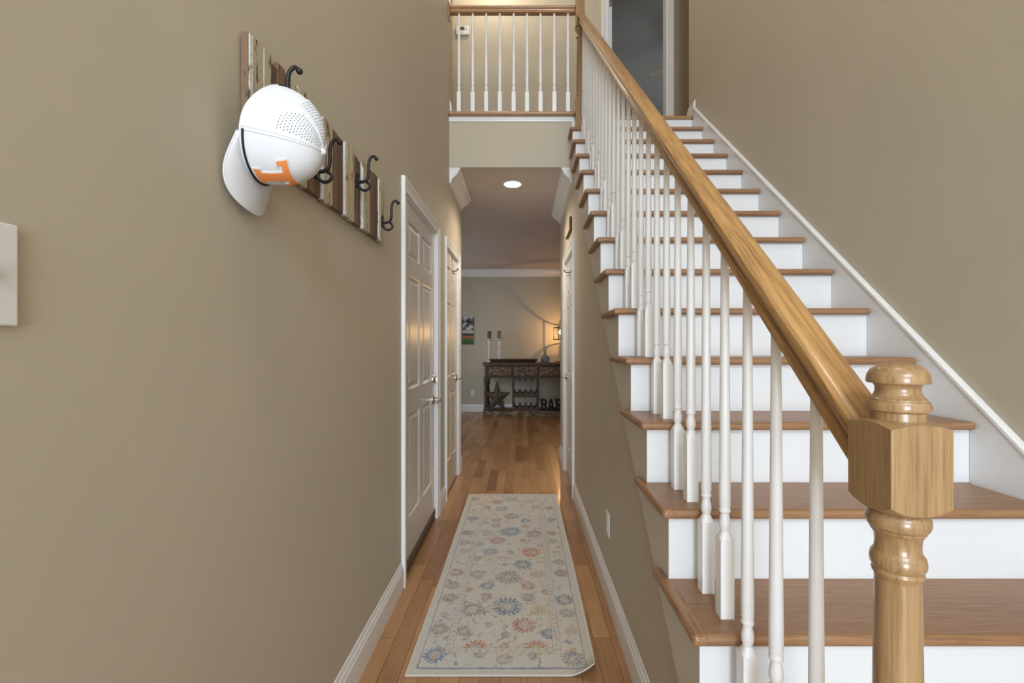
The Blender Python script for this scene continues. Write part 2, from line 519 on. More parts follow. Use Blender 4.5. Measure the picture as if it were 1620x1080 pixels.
# ------------------------------------------------------------------ six-panel doors in the hall
def panel_face(b, P, u0, u1, z0, z1, front):
    """six panel face; P(u,z,d) -> point, d = distance in front"""
    W = u1 - u0; H = z1 - z0
    st = 0.115 * W / 0.9; cm = 0.10 * W / 0.9
    us = [u0, u0 + st, (u0 + u1 - cm) / 2, (u0 + u1 + cm) / 2, u1 - st, u1]
    zs = [z0, z0 + 0.245, z0 + 0.83, z0 + 0.965, z0 + 1.60, z0 + 1.70, z0 + 1.905, z1]
    for i in range(5):
        for j in range(7):
            a, c, e, g = us[i], us[i + 1], zs[j], zs[j + 1]
            if i in (1, 3) and j in (1, 3, 5):
                rings = [(0, 0), (0.006, -0.002), (0.012, -0.009), (0.020, -0.009), (0.040, -0.002)]
                vs = []
                for k, d in rings:
                    vs += [P(a + k, e + k, front + d), P(c - k, e + k, front + d), P(c - k, g - k, front + d), P(a + k, g - k, front + d)]
                fs = []
                for r in range(len(rings) - 1):
                    for q in range(4):
                        q2 = (q + 1) % 4
                        fs.append((r * 4 + q, r * 4 + q2, r * 4 + 4 + q2, r * 4 + 4 + q))
                r = (len(rings) - 1) * 4
                fs.append((r, r + 1, r + 2, r + 3)); b.add(vs, fs)
            else:
                b.add([P(a, e, front), P(c, e, front), P(c, g, front), P(a, g, front)], [(0, 1, 2, 3)])


def hall_door(num, X, s, y0, y1, mname, label, deadbolt=False, zb=0.012, hingez=(0.28, 1.05, 1.85), lever_far=True, sill=False):
    """s=+1 door faces +X (left wall), -1 faces -X"""
    rec = -0.010
    P = lambda u, z, d: (X + s * d, u, z)
    g = 0.02
    b = MB()
    ya_, yb_, zt = y0 + g, y1 - g, DH - 0.018
    panel_face(b, P, ya_, yb_, zb, zt, rec)
    # slab edges and back
    q = [(ya_, zb), (yb_, zb), (yb_, zt), (ya_, zt)]
    for i in range(4):
        (a, e), (c, f) = q[i], q[(i + 1) % 4]
        b.add([P(a, e, rec), P(c, f, rec), P(c, f, rec - 0.036), P(a, e, rec - 0.036)], [(0, 1, 2, 3)])
    b.add([P(u, z, rec - 0.036) for u, z in q], [(0, 1, 2, 3)])
    root = b.build('door_%d' % num, mname, at=(X, (y0 + y1) / 2, 0))
    struct(root, label, 'door')
    org = root.location.copy()

    def sp(mb, name, mats, parent=root, **kw):
        o = mb.build(name, mats, None, at=org, **kw); o.location = (0, 0, 0); o.parent = parent; ROOT[o.name] = org
        return o
    # casing (mitred) and jamb
    b = MB()
    k = 0.004
    path = [(X, y0 + k, 0), (X, y0 + k, DH - k), (X, y1 - k, DH - k), (X, y1 - k, 0)]
    up = (s, 0, 0)
    prof = [(-a if s > 0 else a, bb) for a, bb in CASE]
    d0 = Vector((0, 0, 1)).cross(Vector(up)).y
    prof = [((-a if d0 > 0 else a), bb) for a, bb in CASE]
    b.sweep(path, prof, up)
    sp(b, 'door_casing', 'trim')
    b = MB()
    a0, a1 = sorted((X - s * 0.119, X - s * 0.001))
    b.box(a0, a1, y0 + .001, y0 + .018, 0, DH - .001); b.box(a0, a1, y1 - .018, y1 - .001, 0, DH - .001); b.box(a0, a1, y0 + .018, y1 - .018, DH - .018, DH - .001)
    c0, c1 = sorted((X - s * 0.048, X - s * 0.06))
    b.box(c0, c1, y0 + .018, y0 + .03, 0, DH - .018); b.box(c0, c1, y1 - .03, y1 - .018, 0, DH - .018); b.box(c0, c1, y0 + .03, y1 - .03, DH - .03, DH - .018)
    sp(b, 'door_jamb', 'trim')
    # hinges on the near side
    for hz in hingez:
        b = MB()
        b.lathe([(0.0065, hz - 0.045), (0.0065, hz + 0.045)], (X + s * 0.001, y0 + 0.019, 0), 10)
        b.lathe([(0.004, hz + 0.045), (0.0055, hz + 0.05), (0.002, hz + 0.054)], (X + s * 0.001, y0 + 0.019, 0), 8)
        a0, a1 = sorted((X + s * (rec + 0.0005), X + s * (rec + 0.003)))
        b.box(a0, a1, y0 + .02, y0 + .045, hz - .044, hz + .044)
        sp(b, 'hinge', 'nickel')
    # lever
    ly = yb_ - 0.062; lz = 0.862 if num == 1 else 0.94
    b = MB(); x_ = X + s * rec
    def ax(prof, y, z): # lathe about X
        b.lathe([(r, s * h) for r, h in prof], (x_, y, z), 20, axis=0)
    ax([(0.033, 0), (0.033, 0.006), (0.027, 0.012), (0.012, 0.014)], ly, lz)
    rose = sp(b, 'door_handle', 'nickel')
    b = MB()
    ax([(0.011, 0.013), (0.010, 0.05), (0.011, 0.056), (0.006, 0.060)], ly, lz)
    pts = spline([(x_ + s * 0.051, ly, lz), (x_ + s * 0.053, ly - 0.02, lz + 0.002), (x_ + s * 0.053, ly - 0.06, lz - 0.004), (x_ + s * 0.050, ly - 0.10, lz - 0.010)])
    b.tube(pts, [0.009 - 0.003 * i / len(pts) for i in range(len(pts))], 10)
    sp(b, 'lever', 'nickel', rose)
    if deadbolt:
        b = MB()
        ax([(0.031, 0), (0.031, 0.005), (0.024, 0.016), (0.013, 0.018), (0.010, 0.022)], ly, 1.005)
        x2 = sorted((x_ + s * 0.018, x_ + s * 0.036))
        b.box(x2[0], x2[1], ly - 0.004, ly + 0.004, 0.992, 1.020)
        sp(b, 'deadbolt', 'nickel')
    if sill:
        b = MB()
        a0, a1 = sorted((X - s * 0.11, X - s * 0.004))
        b.box(a0, a1, y0 + .019, y1 - .019, 0.0, 0.020)
        sp(b, 'threshold', mat('dark_bronze', (0.09, 0.065, 0.05), 0.5, 0.3), bevel=0.003)
        b = MB(); a0, a1 = sorted((X + s * (rec + .0005), X + s * (rec + .006)))
        b.box(a0, a1, ya_ + .002, yb_ - .002, zb, zb + 0.04)
        sp(b, 'door_sweep', mat('brown_sweep', (0.14, 0.10, 0.075), 0.6))
    # dark space behind the slab
    return root


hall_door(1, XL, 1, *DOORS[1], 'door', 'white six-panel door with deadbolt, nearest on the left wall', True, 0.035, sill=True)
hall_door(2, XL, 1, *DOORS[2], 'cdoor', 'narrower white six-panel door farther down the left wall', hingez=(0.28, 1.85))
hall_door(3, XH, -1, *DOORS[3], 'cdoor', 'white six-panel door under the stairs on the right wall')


def over_hook(y, X, s, label):
    t = thing('door_hook', label, 'hook', (X - s * 0.010, y, DH - 0.02))
    b = MB(); a0, a1 = sorted((X - s * 0.0095, X - s * 0.0075))
    b.box(a0, a1, y - .014, y + .014, 1.83, DH - 0.019)
    b.build('strap', 'nickel', t)
    b = MB()
    x = X - s * 0.0075
    b.tube(spline([(x, y, 1.905), (x + s * .025, y, 1.902), (x + s * .045, y, 1.906), (x + s * .052, y, 1.918)]), 0.0042, 8)
    b.sphere((x + s * .052, y, 1.920), 0.007)
    b.build('hook', 'iron', t)


over_hook(4.15, XL, 1, 'small over-door hook near the top of the far left door')
over_hook(4.22, XH, -1, 'small over-door hook near the top of the door under the stairs')

# upstairs door, hinged left and standing open into the bedroom
b = MB(); k = 0.004
b.sweep([(UD[0] + k, YU, Z2), (UD[0] + k, YU, UDH - k), (UD[1] - k, YU, UDH - k), (UD[1] - k, YU, Z2)],
        [(-a, bb) for a, bb in CASE] if Vector((0, 0, 1)).cross(Vector((0, -1, 0))).x > 0 else CASE, (0, -1, 0))
b.box(UD[0] + .001, UD[0] + .018, YU + .001, YU + .119, Z2, UDH - .001)
b.box(UD[1] - .018, UD[1] - .001, YU + .001, YU + .119, Z2, UDH - .001)
b.box(UD[0] + .018, UD[1] - .018, YU + .001, YU + .119, UDH - .018, UDH - .001)
dr = b.build('door_4', 'trim', at=(UD[0], YU, Z2)); struct(dr, 'white framed doorway at the top of the stairs', 'door')
b = MB(); b.box(UD[0] + .032, UD[0] + .067, YU + .10, YU + .74, Z2 + .012, UDH - .022)
sub(b, 'door_slab', 'trim', dr, bevel=0.002)
for hz in (5.05, 4.2, 3.4):
    b = MB(); b.lathe([(0.007, hz - .045), (0.007, hz + .045)], (UD[0] + .025, YU + .092, 0), 10)
    b.box(UD[0] + .019, UD[0] + .066, YU + .094, YU + .099, hz - .045, hz + .045)
    sub(b, 'hinge', 'nickel', dr)

# ------------------------------------------------------------------ staircase
st = thing('staircase', 'straight white staircase with oak treads climbing right of the hall', 'staircase', (0.93, 0.584, 0))
for n in range(1, 16):
    y = nose(n); z = n * RISE
    yk = y + RUN + 0.046 if n < 15 else 4.015
    b = MB()
    if n == 1:
        b.prism([(XS, y), (XSK - .001, y), (XSK - .001, yk), (XS + 0.027, yk), (XS + .027, y + 0.335), (XS, y + 0.335)], 2, z - TH, z)
    else:
        yr = y + 0.335 if n < 15 else 3.94
        b.prism([(XS, y), (XSK - .001, y), (XSK - .001, yk), (XSF, yk), (XSF, yr), (XS, yr)], 2, z - TH, z)
    b.build('tread', 'oak_x', st, bevel=0.0115, seg=4)
for n in range(1, 17):
    y = nose(n) + 0.030; z1 = n * RISE - TH - .0005; z0 = (n - 1) * RISE + (.0005 if n > 1 else 0)
    if n == 16: y = 4.001
    b = MB(); b.box(XSF + .001 if n < 16 else 0.46, XSK - .001, y, y + 0.018, z0, z1)
    b.build('riser', 'riser', st)
# open stringer (paler and greyer than the wall colour) with stepped top
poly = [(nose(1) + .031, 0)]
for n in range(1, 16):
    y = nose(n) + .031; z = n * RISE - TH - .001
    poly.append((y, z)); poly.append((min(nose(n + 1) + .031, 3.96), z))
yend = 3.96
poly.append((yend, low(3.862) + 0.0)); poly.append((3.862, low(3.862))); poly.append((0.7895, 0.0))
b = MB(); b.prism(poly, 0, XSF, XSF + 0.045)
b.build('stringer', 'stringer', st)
# under-stair carcass to keep light out
b = MB(); b.add([(XSF + .05, .8, 0), (XSK, .8, 0), (XSK, 4.05, low(4.05)), (XSF + .05, 4.05, low(4.05)),
                 (XSF + .05, .8, .02), (XSK, .8, .02), (XSK, 4.05, low(4.05) + .02), (XSF + .05, 4.05, low(4.05) + .02)],
                [(0, 1, 2, 3), (7, 6, 5, 4), (0, 4, 5, 1), (3, 2, 6, 7), (0, 3, 7, 4), (1, 5, 6, 2)])
b.build('soffit', 'wall', st)
# skirt board on the right wall
y0, y1 = 0.30, 3.975
up_ = 0.050
b = MB(); b.prism([(y0, 0), (y0, 0.01), (y0 + .05, max(nline(y0 + .05) + up_, .02)), (y1, nline(y1) + up_), (y1, 3.1715), (4.03, 3.1715), (4.03, nline(4.03) - 0.30), (0.75, 0)], 0, XSK, XR - .001)
sk = b.build('skirt_board', 'riser', st)
b = MB()
dv = Vector((0, RUN, RISE)).normalized(); nv = Vector((1, 0, 0)).cross(dv)
b.sweep([(XR - .001, y0 + .05, nline(y0 + .05) + up_ + .001), (XR - .001, y1, nline(y1) + up_ + .001)], [(0, 0), (0, .013), (-.014, .013), (-.022, .009), (-.022, .0)] if dv.cross(Vector((0, -dv.z, dv.y))).x > 0 else
        [(0, 0), (0, .013), (.014, .013), (.022, .009), (.022, .0)], (0, -dv.z, dv.y))
sub(b, 'cap_moulding', 'trim', sk)

# ------------------------------------------------------------------ stair railing
XB = 0.482
ZB = lambda y: 1.157 + 0.885 * (y - 0.745)    # underside of the handrail
rl = thing('stair_railing', 'white baluster railing with oak handrail running up the stairs', 'railing', (XB, 0.6, 0.2))


def turned_baluster(b, x, y, z0, ztop, blk=0.185):
    h = 0.016
    b.prism([(x - h, y - h), (x + h, y - h), (x + h, y + h), (x - h, y + h)], 2, z0, z0 + blk)
    # chamfered square to round transition
    seg = 16; vs = []
    sq = []
    for k in range(seg):
        a = 2 * PI * k / seg + PI / seg
        c, s_ = math.cos(a), math.sin(a); q = h / max(abs(c), abs(s_)); sq.append((c * q, s_ * q, c, s_))
    for c, s_, _, _ in sq: vs.append((x + c, y + s_, z0 + blk))
    for _, _, c, s_ in sq: vs.append((x + c * .0098, y + s_ * .0098, z0 + blk + .017))
    fs = [(k, (k + 1) % seg, seg + (k + 1) % seg, seg + k) for k in range(seg)]
    b.add(vs, fs, 0, True)
    z = z0 + blk
    prof = [(.0098, z + .015), (.0098, z + .019), (.0125, z + .027), (.0132, z + .036), (.0122, z + .046), (.0098, z + .056), (.0095, z + .061),
            (.0125, z + .063), (.0136, z + .067), (.0125, z + .071), (.0118, z + .073), (.0130, z + .080), (.0132, z + .12)]
    zt = ztop
    for i in range(1, 7):
        t = i / 6; prof.append((.0132 - .0044 * t, z + .12 + (zt - z - .12) * t))
    b.lathe(prof, (x, y, 0), 16)


# handrail: built in its own frame so the oak grain runs along it
ang = math.atan(0.885)
ry0, ry1 = 0.6405, 3.8585
prof = [(-.022, 0), (-.0245, .003), (-.0245, .013), (-.0165, .019), (-.0150, .024), (-.0165, .030), (-.024, .0345), (-.0300, .036), (-.0312, .040), (-.0312, .047), (-.0290, .0520),
        (-.024, .0553), (-.015, .0582), (0, .0598)]
prof = prof + [(-a, bb) for a, bb in prof[-2::-1]]
vs = []
for yy in (ry0, ry1):
    for a, bb in prof:
        # section cut vertically at the newels (plane y = const)
        z = ZB(yy) + bb / math.cos(ang)
        p = Vector((a, yy - ry0, z - ZB(ry0)))
        vs.append(Matrix.Rotation(-ang, 3, 'X') @ p)
k = len(prof)
me_b = MB(); me_b.add(vs, [(j, (j + 1) % k, k + (j + 1) % k, k + j) for j in range(k)] + [tuple(range(k))[::-1], tuple(k + j for j in range(k))])
hr = me_b.build('handrail', 'oak_rail')
hr.parent = rl; hr.location = Vector((XB, ry0, ZB(ry0))) - rl.location; hr.rotation_euler = (ang, 0, 0)
for p in hr.data.polygons: p.use_smooth = len(p.vertices) == 4
hr.data.set_sharp_from_angle(angle=math.radians(32))
mod = hr.modifiers.new('edges', 'BEVEL'); mod.width = 0.0015; mod.segments = 2; mod.limit_method = 'ANGLE'; mod.angle_limit = math.radians(35)

ys = [0.768] + [1.116 - 0.113 * 2, 1.116 - 0.113]
n_ = 0
yy = 1.116
while yy < 3.80:
    ys.append(yy); yy += 0.113
for y in ys:
    n = int(math.floor((y - 0.012 - D3) / RUN + 1e-6)) + 3
    n = max(1, min(15, n))
    if y > nose(n + 1) - 0.012 + .03: n += 1
    zt = ZB(y)
    b = MB(); turned_baluster(b, XB, y, n * RISE + .0005, zt, 0.185 if (round((y - 1.116) / .113) % 2 == 0) else 0.185)
    b.build('baluster', 'baluster', rl)


def newel(parent, x, y, W, zb0, blocks, parts):
    """blocks: list of (z0,z1,curved) square sections"""
    b = MB(); h = W / 2
    for z0, z1, curved in blocks:
        if not curved:
            b.prism([(x - h, y - h), (x + h, y - h), (x + h, y + h), (x - h, y + h)], 2, z0, z1)
        else:
            n = 12; bt, bb2 = 0.006, 0.010
            g = [-h + W * i / n for i in range(n + 1)]
            def zt_(u, v): return z1 + bt * (1 - (u / h) ** 2) + bt * (1 - (v / h) ** 2) - bt
            def zl_(u, v): return z0 - bb2 * (1 - (u / h) ** 2) - bb2 * (1 - (v / h) ** 2) + bb2
            for fn in (zt_, zl_):
                vs = [(x + u, y + v, fn(u, v)) for u in g for v in g]
                fs = [(i * (n + 1) + j, i * (n + 1) + j + 1, (i + 1) * (n + 1) + j + 1, (i + 1) * (n + 1) + j) for i in range(n) for j in range(n)]
                b.add(vs, fs, 0, True)
            per = [(-h, v) for v in g] + [(u, h) for u in g[1:]] + [(h, v) for v in g[::-1][1:]] + [(u, -h) for u in g[::-1][1:-1]]
            m_ = len(per)
            vs = [(x + u, y + v, zl_(u, v)) for u, v in per] + [(x + u, y + v, zt_(u, v)) for u, v in per]
            b.add(vs, [(i, (i + 1) % m_, m_ + (i + 1) % m_, m_ + i) for i in range(m_)])
    for prof in parts: b.lathe(prof, (x, y, 0), 40)
    return b


W = 0.0757
nx, ny = 0.482, 0.6015
b = newel(rl, nx, ny, W, 0.2, [(0.2005, 0.50, False), (1.037, 1.148, True)],
          [[(.036, .50), (.024, .512), (.022, .52), (.030, .53), (.033, .538), (.030, .546), (.0245, .552), (.0285, .60), (.0285, .70), (.0265, .80),
            (.0248, .945), (.0250, .950), (.0275, .953), (.0280, .957), (.0262, .959), (.0295, .964), (.0302, .970), (.0290, .977), (.0262, .981), (.0248, .984),
            (.0245, .992), (.0255, 1.002), (.029, 1.0075), (.0300, 1.009), (.0300, 1.0115), (.0325, 1.013), (.0345, 1.019), (.0345, 1.025), (.032, 1.031), (.0285, 1.034), (.0285, 1.041)]])
np_ = b.build('newel_post', 'oak_z', rl, bevel=0.0012)
b = MB()
b.lathe([(.029, 1.150), (.029, 1.160), (.0335, 1.1625), (.0348, 1.168), (.0325, 1.174), (.0305, 1.1745), (.030, 1.177), (.0265, 1.180), (.0240, 1.186), (.0240, 1.192),
         (.026, 1.1955), (.0330, 1.197), (.0337, 1.200), (.0327, 1.207), (.0293, 1.214), (.0225, 1.2195), (.012, 1.2227), (.0004, 1.2237)], (nx, ny, 0), 40)
sub(b, 'finial', 'oak_z', np_)

# ---- balcony railing
bl = thing('balcony_railing', 'upstairs balcony railing of white balusters under an oak rail', 'railing', (-0.1, 3.93, Z2))
yc = 3.935
prof2 = [(-p, q) for p, q in prof][::1]
b = MB(); b.sweep([(XL + .016, yc, 4.030), (0.437, yc, 4.030)], prof, (0, 0, 1))
b.build('handrail', 'oak_rx', bl, bevel=0.0015)
b = MB(); b.lathe([(.066, 0.0005), (.066, .007), (.058, .014), (.03, .016)], (XL, yc, 4.055), 32, axis=0, scale=(0.75, 1.25))
b.build('rosette', 'oak_z', bl)
for px in (726.2, 748, 769.2, 790.8, 812.6, 833.8, 855, 876.8, 898.4):
    b = MB(); turned_baluster(b, (px - 827) * yc / F, yc, Z2 + .0005, 4.032, 0.17)
    b.build('baluster', 'baluster', bl)
x, y = 0.475, 3.8975
b = newel(bl, x, y, W, 3.0, [(3.0005, 3.30, False), (3.885, 4.26, False)],
          [[(.036, 3.30), (.026, 3.312), (.025, 3.32), (.031, 3.33), (.026, 3.342), (.0285, 3.36), (.0285, 3.45), (.025, 3.76), (.025, 3.80), (.033, 3.806), (.030, 3.815),
            (.027, 3.82), (.027, 3.84), (.036, 3.865), (.036, 3.885)], ])
np2 = b.build('newel_post', 'oak_z', bl, bevel=0.002)
b = MB(); b.lathe([(.03, 4.26), (.034, 4.272), (.03, 4.28), (.024, 4.29), (.024, 4.296), (.033, 4.302), (.028, 4.318), (.012, 4.328), (.0005, 4.33)], (x, y, 0), 32)
sub(b, 'finial', 'oak_z', np2)

# ------------------------------------------------------------------ runner rug (woven pattern as a colour attribute)
RX0, RX1, RY0, RY1 = -0.443, 0.283, 1.757, 3.895
nu, nvv = 250, 720
U, V = np.meshgrid(np.linspace(0, 1, nu), np.linspace(0, 1, nvv), indexing='ij')
X = RX0 + (RX1 - RX0) * U + (0.006 * np.sin(V * 5.0)) * 0.4; Y = RY0 + (RY1 - RY0) * V
rng = np.random.default_rng(3)


def vnoise(sc, seed):
    r = np.random.default_rng(seed); gx = X / sc + 50; gy = Y / sc + 50
    ix = np.floor(gx).astype(int); iy = np.floor(gy).astype(int); fx = gx - ix; fy = gy - iy
    T = r.random((256, 256)); g = lambda a, c: T[a % 256, c % 256]
    fx = fx * fx * (3 - 2 * fx); fy = fy * fy * (3 - 2 * fy)
    return (g(ix, iy) * (1 - fx) + g(ix + 1, iy) * fx) * (1 - fy) + (g(ix, iy + 1) * (1 - fx) + g(ix + 1, iy + 1) * fx) * fy


C = np.empty((nu, nvv, 3)); base = np.array([0.60, 0.555, 0.475]); cool = np.array([0.56, 0.56, 0.54])
t = vnoise(0.35, 1)[..., None]
C[:] = base * (1 - t) + cool * t
PALR = dict(b=(0.13, 0.21, 0.34), o=(0.50, 0.19, 0.09), r=(0.42, 0.18, 0.15), g=(0.29, 0.27, 0.25), y=(0.50, 0.41, 0.24), n=(0.30, 0.19, 0.15),
            l=(0.26, 0.33, 0.42), p=(0.33, 0.24, 0.24), e=(0.56, 0.53, 0.47))
wx = (vnoise(0.018, 11) - 0.5) * 0.009; wy = (vnoise(0.018, 12) - 0.5) * 0.009


def stamp(mask, col, a):
    m_ = (mask * a)[..., None]
    C[:] = C * (1 - m_) + np.array(PALR[col]) * m_


def flower(cx_, cy_, R, col, col2='e', half=False, sy=1.05, lob=None, ring=True):
    i0 = np.searchsorted(X[:, 0], cx_ - R * 1.6); i1 = np.searchsorted(X[:, 0], cx_ + R * 1.6)
    dx = X + wx - cx_; dy = (Y + wy - cy_) / sy
    r = np.hypot(dx, dy); th = np.arctan2(dy, dx)
    n = lob or int(9 + R * 130)
    out = R * (0.80 + 0.22 * np.abs(np.cos(th * n / 2)) ** 0.7)
    inn = R * 0.55
    m_ = (r < out) & (r > inn * (0.9 + 0.1 * np.cos(th * 8)))
    gaps = (r > R * 0.68) & (np.abs(np.sin(th * n / 2)) > 0.80)
    m_ = m_ & ~gaps
    if half: m_ &= dy > -0.01
    stamp(m_.astype(float), col, 0.88)
    c2 = (r < R * 0.42) & (r > R * 0.24)
    if half: c2 &= dy > -0.01
    stamp(c2.astype(float), 'g' if col2 == 'e' else col2, 0.72)
    stamp((r < R * 0.13).astype(float), col, 0.6)


def P2(cx_, cy_):
    x = cx_ / 3.375 + 620; y = cy_ / 3.375 + 760
    D = EYE * F / (y - 546); return (x - 827) * D / F, D


FL = [(635, 278, 50, 'b'), (565, 325, 38, 'r'), (760, 290, 40, 'p'), (525, 385, 38, 'l'), (632, 388, 20, 'n'), (745, 388, 48, 'o', 'g'), (700, 455, 45, 'b'),
      (620, 522, 62, 'g', 'b'), (510, 568, 35, 'b'), (728, 570, 35, 'o', 'l'), (458, 505, 38, 'g', 'y'), (780, 505, 38, 'y'), (505, 625, 32, 'r'), (730, 630, 38, 'g', 'b'),
      (615, 680, 72, 'b'), (430, 695, 56, 'g', 'y'), (790, 700, 46, 'y', 'g'), (705, 780, 58, 'r'), (515, 775, 20, 'n'), (605, 828, 20, 'b'), (604, 788, 13, 'b'), (840, 825, 42, 'b'),
      (380, 810, 40, 'g', 'o'), (600, 890, 28, 'o', 'l'),
      (430, 208, 28, 'b'), (405, 285, 30, 'n'), (390, 335, 28, 'g'), (385, 380, 22, 'g', 'y'), (455, 420, 25, 'g'), (345, 497, 35, 'n'), (325, 565, 36, 'g'),
      (308, 632, 40, 'g', 'b'), (255, 800, 45, 'g', 'r'), (230, 940, 56, 'b', 'g'), (600, 962, 38, 'g', 'y'), (965, 958, 58, 'g', 'b'), (960, 810, 35, 'y', 'g'), (935, 715, 38, 'g'),
      (920, 645, 45, 'b', 'y'), (905, 500, 36, 'n'), (890, 440, 28, 'g'), (875, 388, 22, 'y'), (860, 330, 24, 'g'), (855, 285, 25, 'n'), (850, 213, 22, 'b'), (840, 150, 22, 'n'),
      (765, 145, 22, 'g'), (585, 155, 32, 'l'), (640, 195, 38, 'g', 'l'), (715, 218, 24, 'b'), (715, 248, 18, 'o'), (560, 217, 24, 'o'), (555, 245, 25, 'g'), (510, 280, 28, 'y'),
      (485, 230, 22, 'p'), (505, 150, 20, 'g'), (560, 118, 28, 'o'), (640, 103, 30, 'g', 'l'), (470, 345, 25, 'l'), (700, 328, 14, 'n'), (790, 352, 18, 'p'), (830, 600, 28, 'b', 'o'),
      (405, 590, 22, 'o'), (450, 102, 22, 'g'), (735, 115, 30, 'y'), (460, 940, 24, 'b'), (750, 945, 24, 'b'), (280, 725, 20, 'g'), (945, 870, 16, 'b'), (280, 852, 16, 'b'), (630, 345, 10, 'b')]
for f in FL:
    fx, fy = P2(f[0], f[1]); R = f[2] / 3.375 * fy / F * 1.12
    flower(fx, fy, R, f[3], f[4] if len(f) > 4 else 'e')
for cx_, cc in ((445, 'o'), (770, 'o')):
    fx, fy = P2(cx_, 905); flower(fx, fy, 0.052, cc, 'g', half=True, sy=1.0)
# scattered sprigs
for _ in range(900):
    ux = rng.uniform(RX0 + .05, RX1 - .05); uy = rng.uniform(RY0 + .05, RY1 - .05)
    cc = rng.choice(list('oggnblyyp')); a = rng.uniform(0, PI); L1 = rng.uniform(.007, .022); w1 = rng.uniform(.002, .0055)
    dx = (X + wx - ux); dy = (Y + wy - uy); p = dx * math.cos(a) + dy * math.sin(a); q = -dx * math.sin(a) + dy * math.cos(a) + 18 * p * p
    stamp(((np.abs(p) < L1) & (np.abs(q) < w1)).astype(float), cc, rng.uniform(.4, .8))
ed = np.minimum(np.minimum(X - RX0, RX1 - X), np.minimum(Y - RY0, RY1 - Y))
eds = ed + wx * 0.3
C = np.where((ed < 0.034)[..., None], C * 0.0 + (base * 0.97) * (1 - t) + cool * t, C)
stamp((np.abs(eds - .038) < .0032).astype(float), 'p', .7)
stamp(((np.abs(eds - .036) < .004) & (Y - RY0 < .06)).astype(float), 'b', .75)
band = (eds > .128) & (eds < .158)
C = np.where(band[..., None], C * 0.25 + 0.75 * (base * (1 - t) + cool * t), C)
stamp((np.abs(eds - .128) < .0022).astype(float), 'g', .55); stamp((np.abs(eds - .158) < .0022).astype(float), 'g', .55)
for k in range(150):   # beads in the narrow band
    for sgn in (0, 1):
        if k < 62: px_, py_ = (RX0 + .143 if sgn == 0 else RX1 - .143), RY0 + .15 + k * .03
        else:
            kk = k - 62; px_ = RX0 + .15 + kk * .03; py_ = RY0 + .143 if sgn == 0 else RY1 - .143
            if px_ > RX1 - .14: continue
        cc = 'ognbr'[(k * 3 + sgn) % 5]
        stamp((np.hypot(X + wx - px_, Y + wy - py_) < .0062).astype(float), cc, .55)
# wear: the pile fades in patches
wear = np.clip((vnoise(0.03, 5) * 0.6 + vnoise(0.008, 6) * 0.6 - 0.42) * 2.0, 0, 1)[..., None] * 0.33
C = C * (1 - wear) + (base * (1 - t) + cool * t) * wear
C *= (0.93 + 0.14 * rng.random((nu, nvv)))[..., None]
C = np.where((ed < 0.005)[..., None], np.array([0.66, 0.63, 0.57]), C)
# near right corner lifts
dc = (RX1 - X) + (Y - RY0)
Zr = 0.007 + 0.040 * np.clip((0.11 - dc) / 0.11, 0, 1) ** 1.5 + 0.0008 * np.sin(X * 40) * np.sin(Y * 9)
Xc = X - 0.012 * np.clip((0.11 - dc) / 0.11, 0, 1) ** 2; Yc_ = Y + 0.010 * np.clip((0.11 - dc) / 0.11, 0, 1) ** 2
idx = np.arange(nu * nvv).reshape(nu, nvv)
top = np.stack([Xc, Yc_, Zr], -1).reshape(-1, 3); bot = top - np.array([0, 0, 0.006])
q = np.stack([idx[:-1, :-1], idx[1:, :-1], idx[1:, 1:], idx[:-1, 1:]], -1).reshape(-1, 4)
ring = np.concatenate([idx[:, 0], idx[-1, 1:], idx[::-1, -1][1:], idx[0, ::-1][1:-1]]); r2 = np.roll(ring, -1)
nn = nu * nvv
# underside mirrors the top, a few millimetres lower
bi = nn + idx
side = [[int(a), int(a) + nn, int(c) + nn, int(c)] for a, c in zip(ring, r2)]
bverts = bot
me = bpy.data.meshes.new('runner_rug')
allv = np.concatenate([top, bverts]); org = np.array([(RX0 + RX1) / 2, (RY0 + RY1) / 2, 0])
me.from_pydata((allv - org).tolist(), [], q.tolist() + side + (q[:, ::-1] + nn).tolist())
ca = me.color_attributes.new('weave', 'FLOAT_COLOR', 'POINT')
cols = np.ones((len(allv), 4), dtype=np.float32); cols[:nn, :3] = C.reshape(-1, 3); cols[nn:, :3] = (0.5, 0.45, 0.38)
ca.data.foreach_set('color', cols.ravel())
m = mat('woven_rug', (0.5, 0.5, 0.5), 0.95, spec=0.1)
at = N(m, 'ShaderNodeAttribute', attribute_name='weave'); L(m, at.outputs['Color'], bsdf(m).inputs['Base Color'])
bump(m, noise(m, mapping(m, (1, 1, 1)), 420, 2), 0.5, 0.002)
me.materials.append(m)
rug = bpy.data.objects.new('runner_rug', me); COL.objects.link(rug); rug.location = org
tag(rug, 'cream runner rug with faded blue and rust floral pattern on the hall floor', 'rug')

# ------------------------------------------------------------------ light switch, outlets
sw = thing('light_switch', 'white wall switch plate at the left edge of the photo', 'light switch', (XL, 0.513, 1.33))
b = MB(); b.box(XL + .0005, XL + .006, .454, .572, 1.268, 1.391); b.build('plate', 'plate', sw, bevel=0.0025, seg=3)
for yy in (.490, .536):
    b = MB(); b.box(XL + .006, XL + .0075, yy - .006, yy + .006, 1.316, 1.343)
    b.prism([(XL + .007, 1.322), (XL + .019, 1.334), (XL + .017, 1.341), (XL + .007, 1.336)], 1, yy - .0045, yy + .0045)
    b.build('toggle', 'plate', sw)


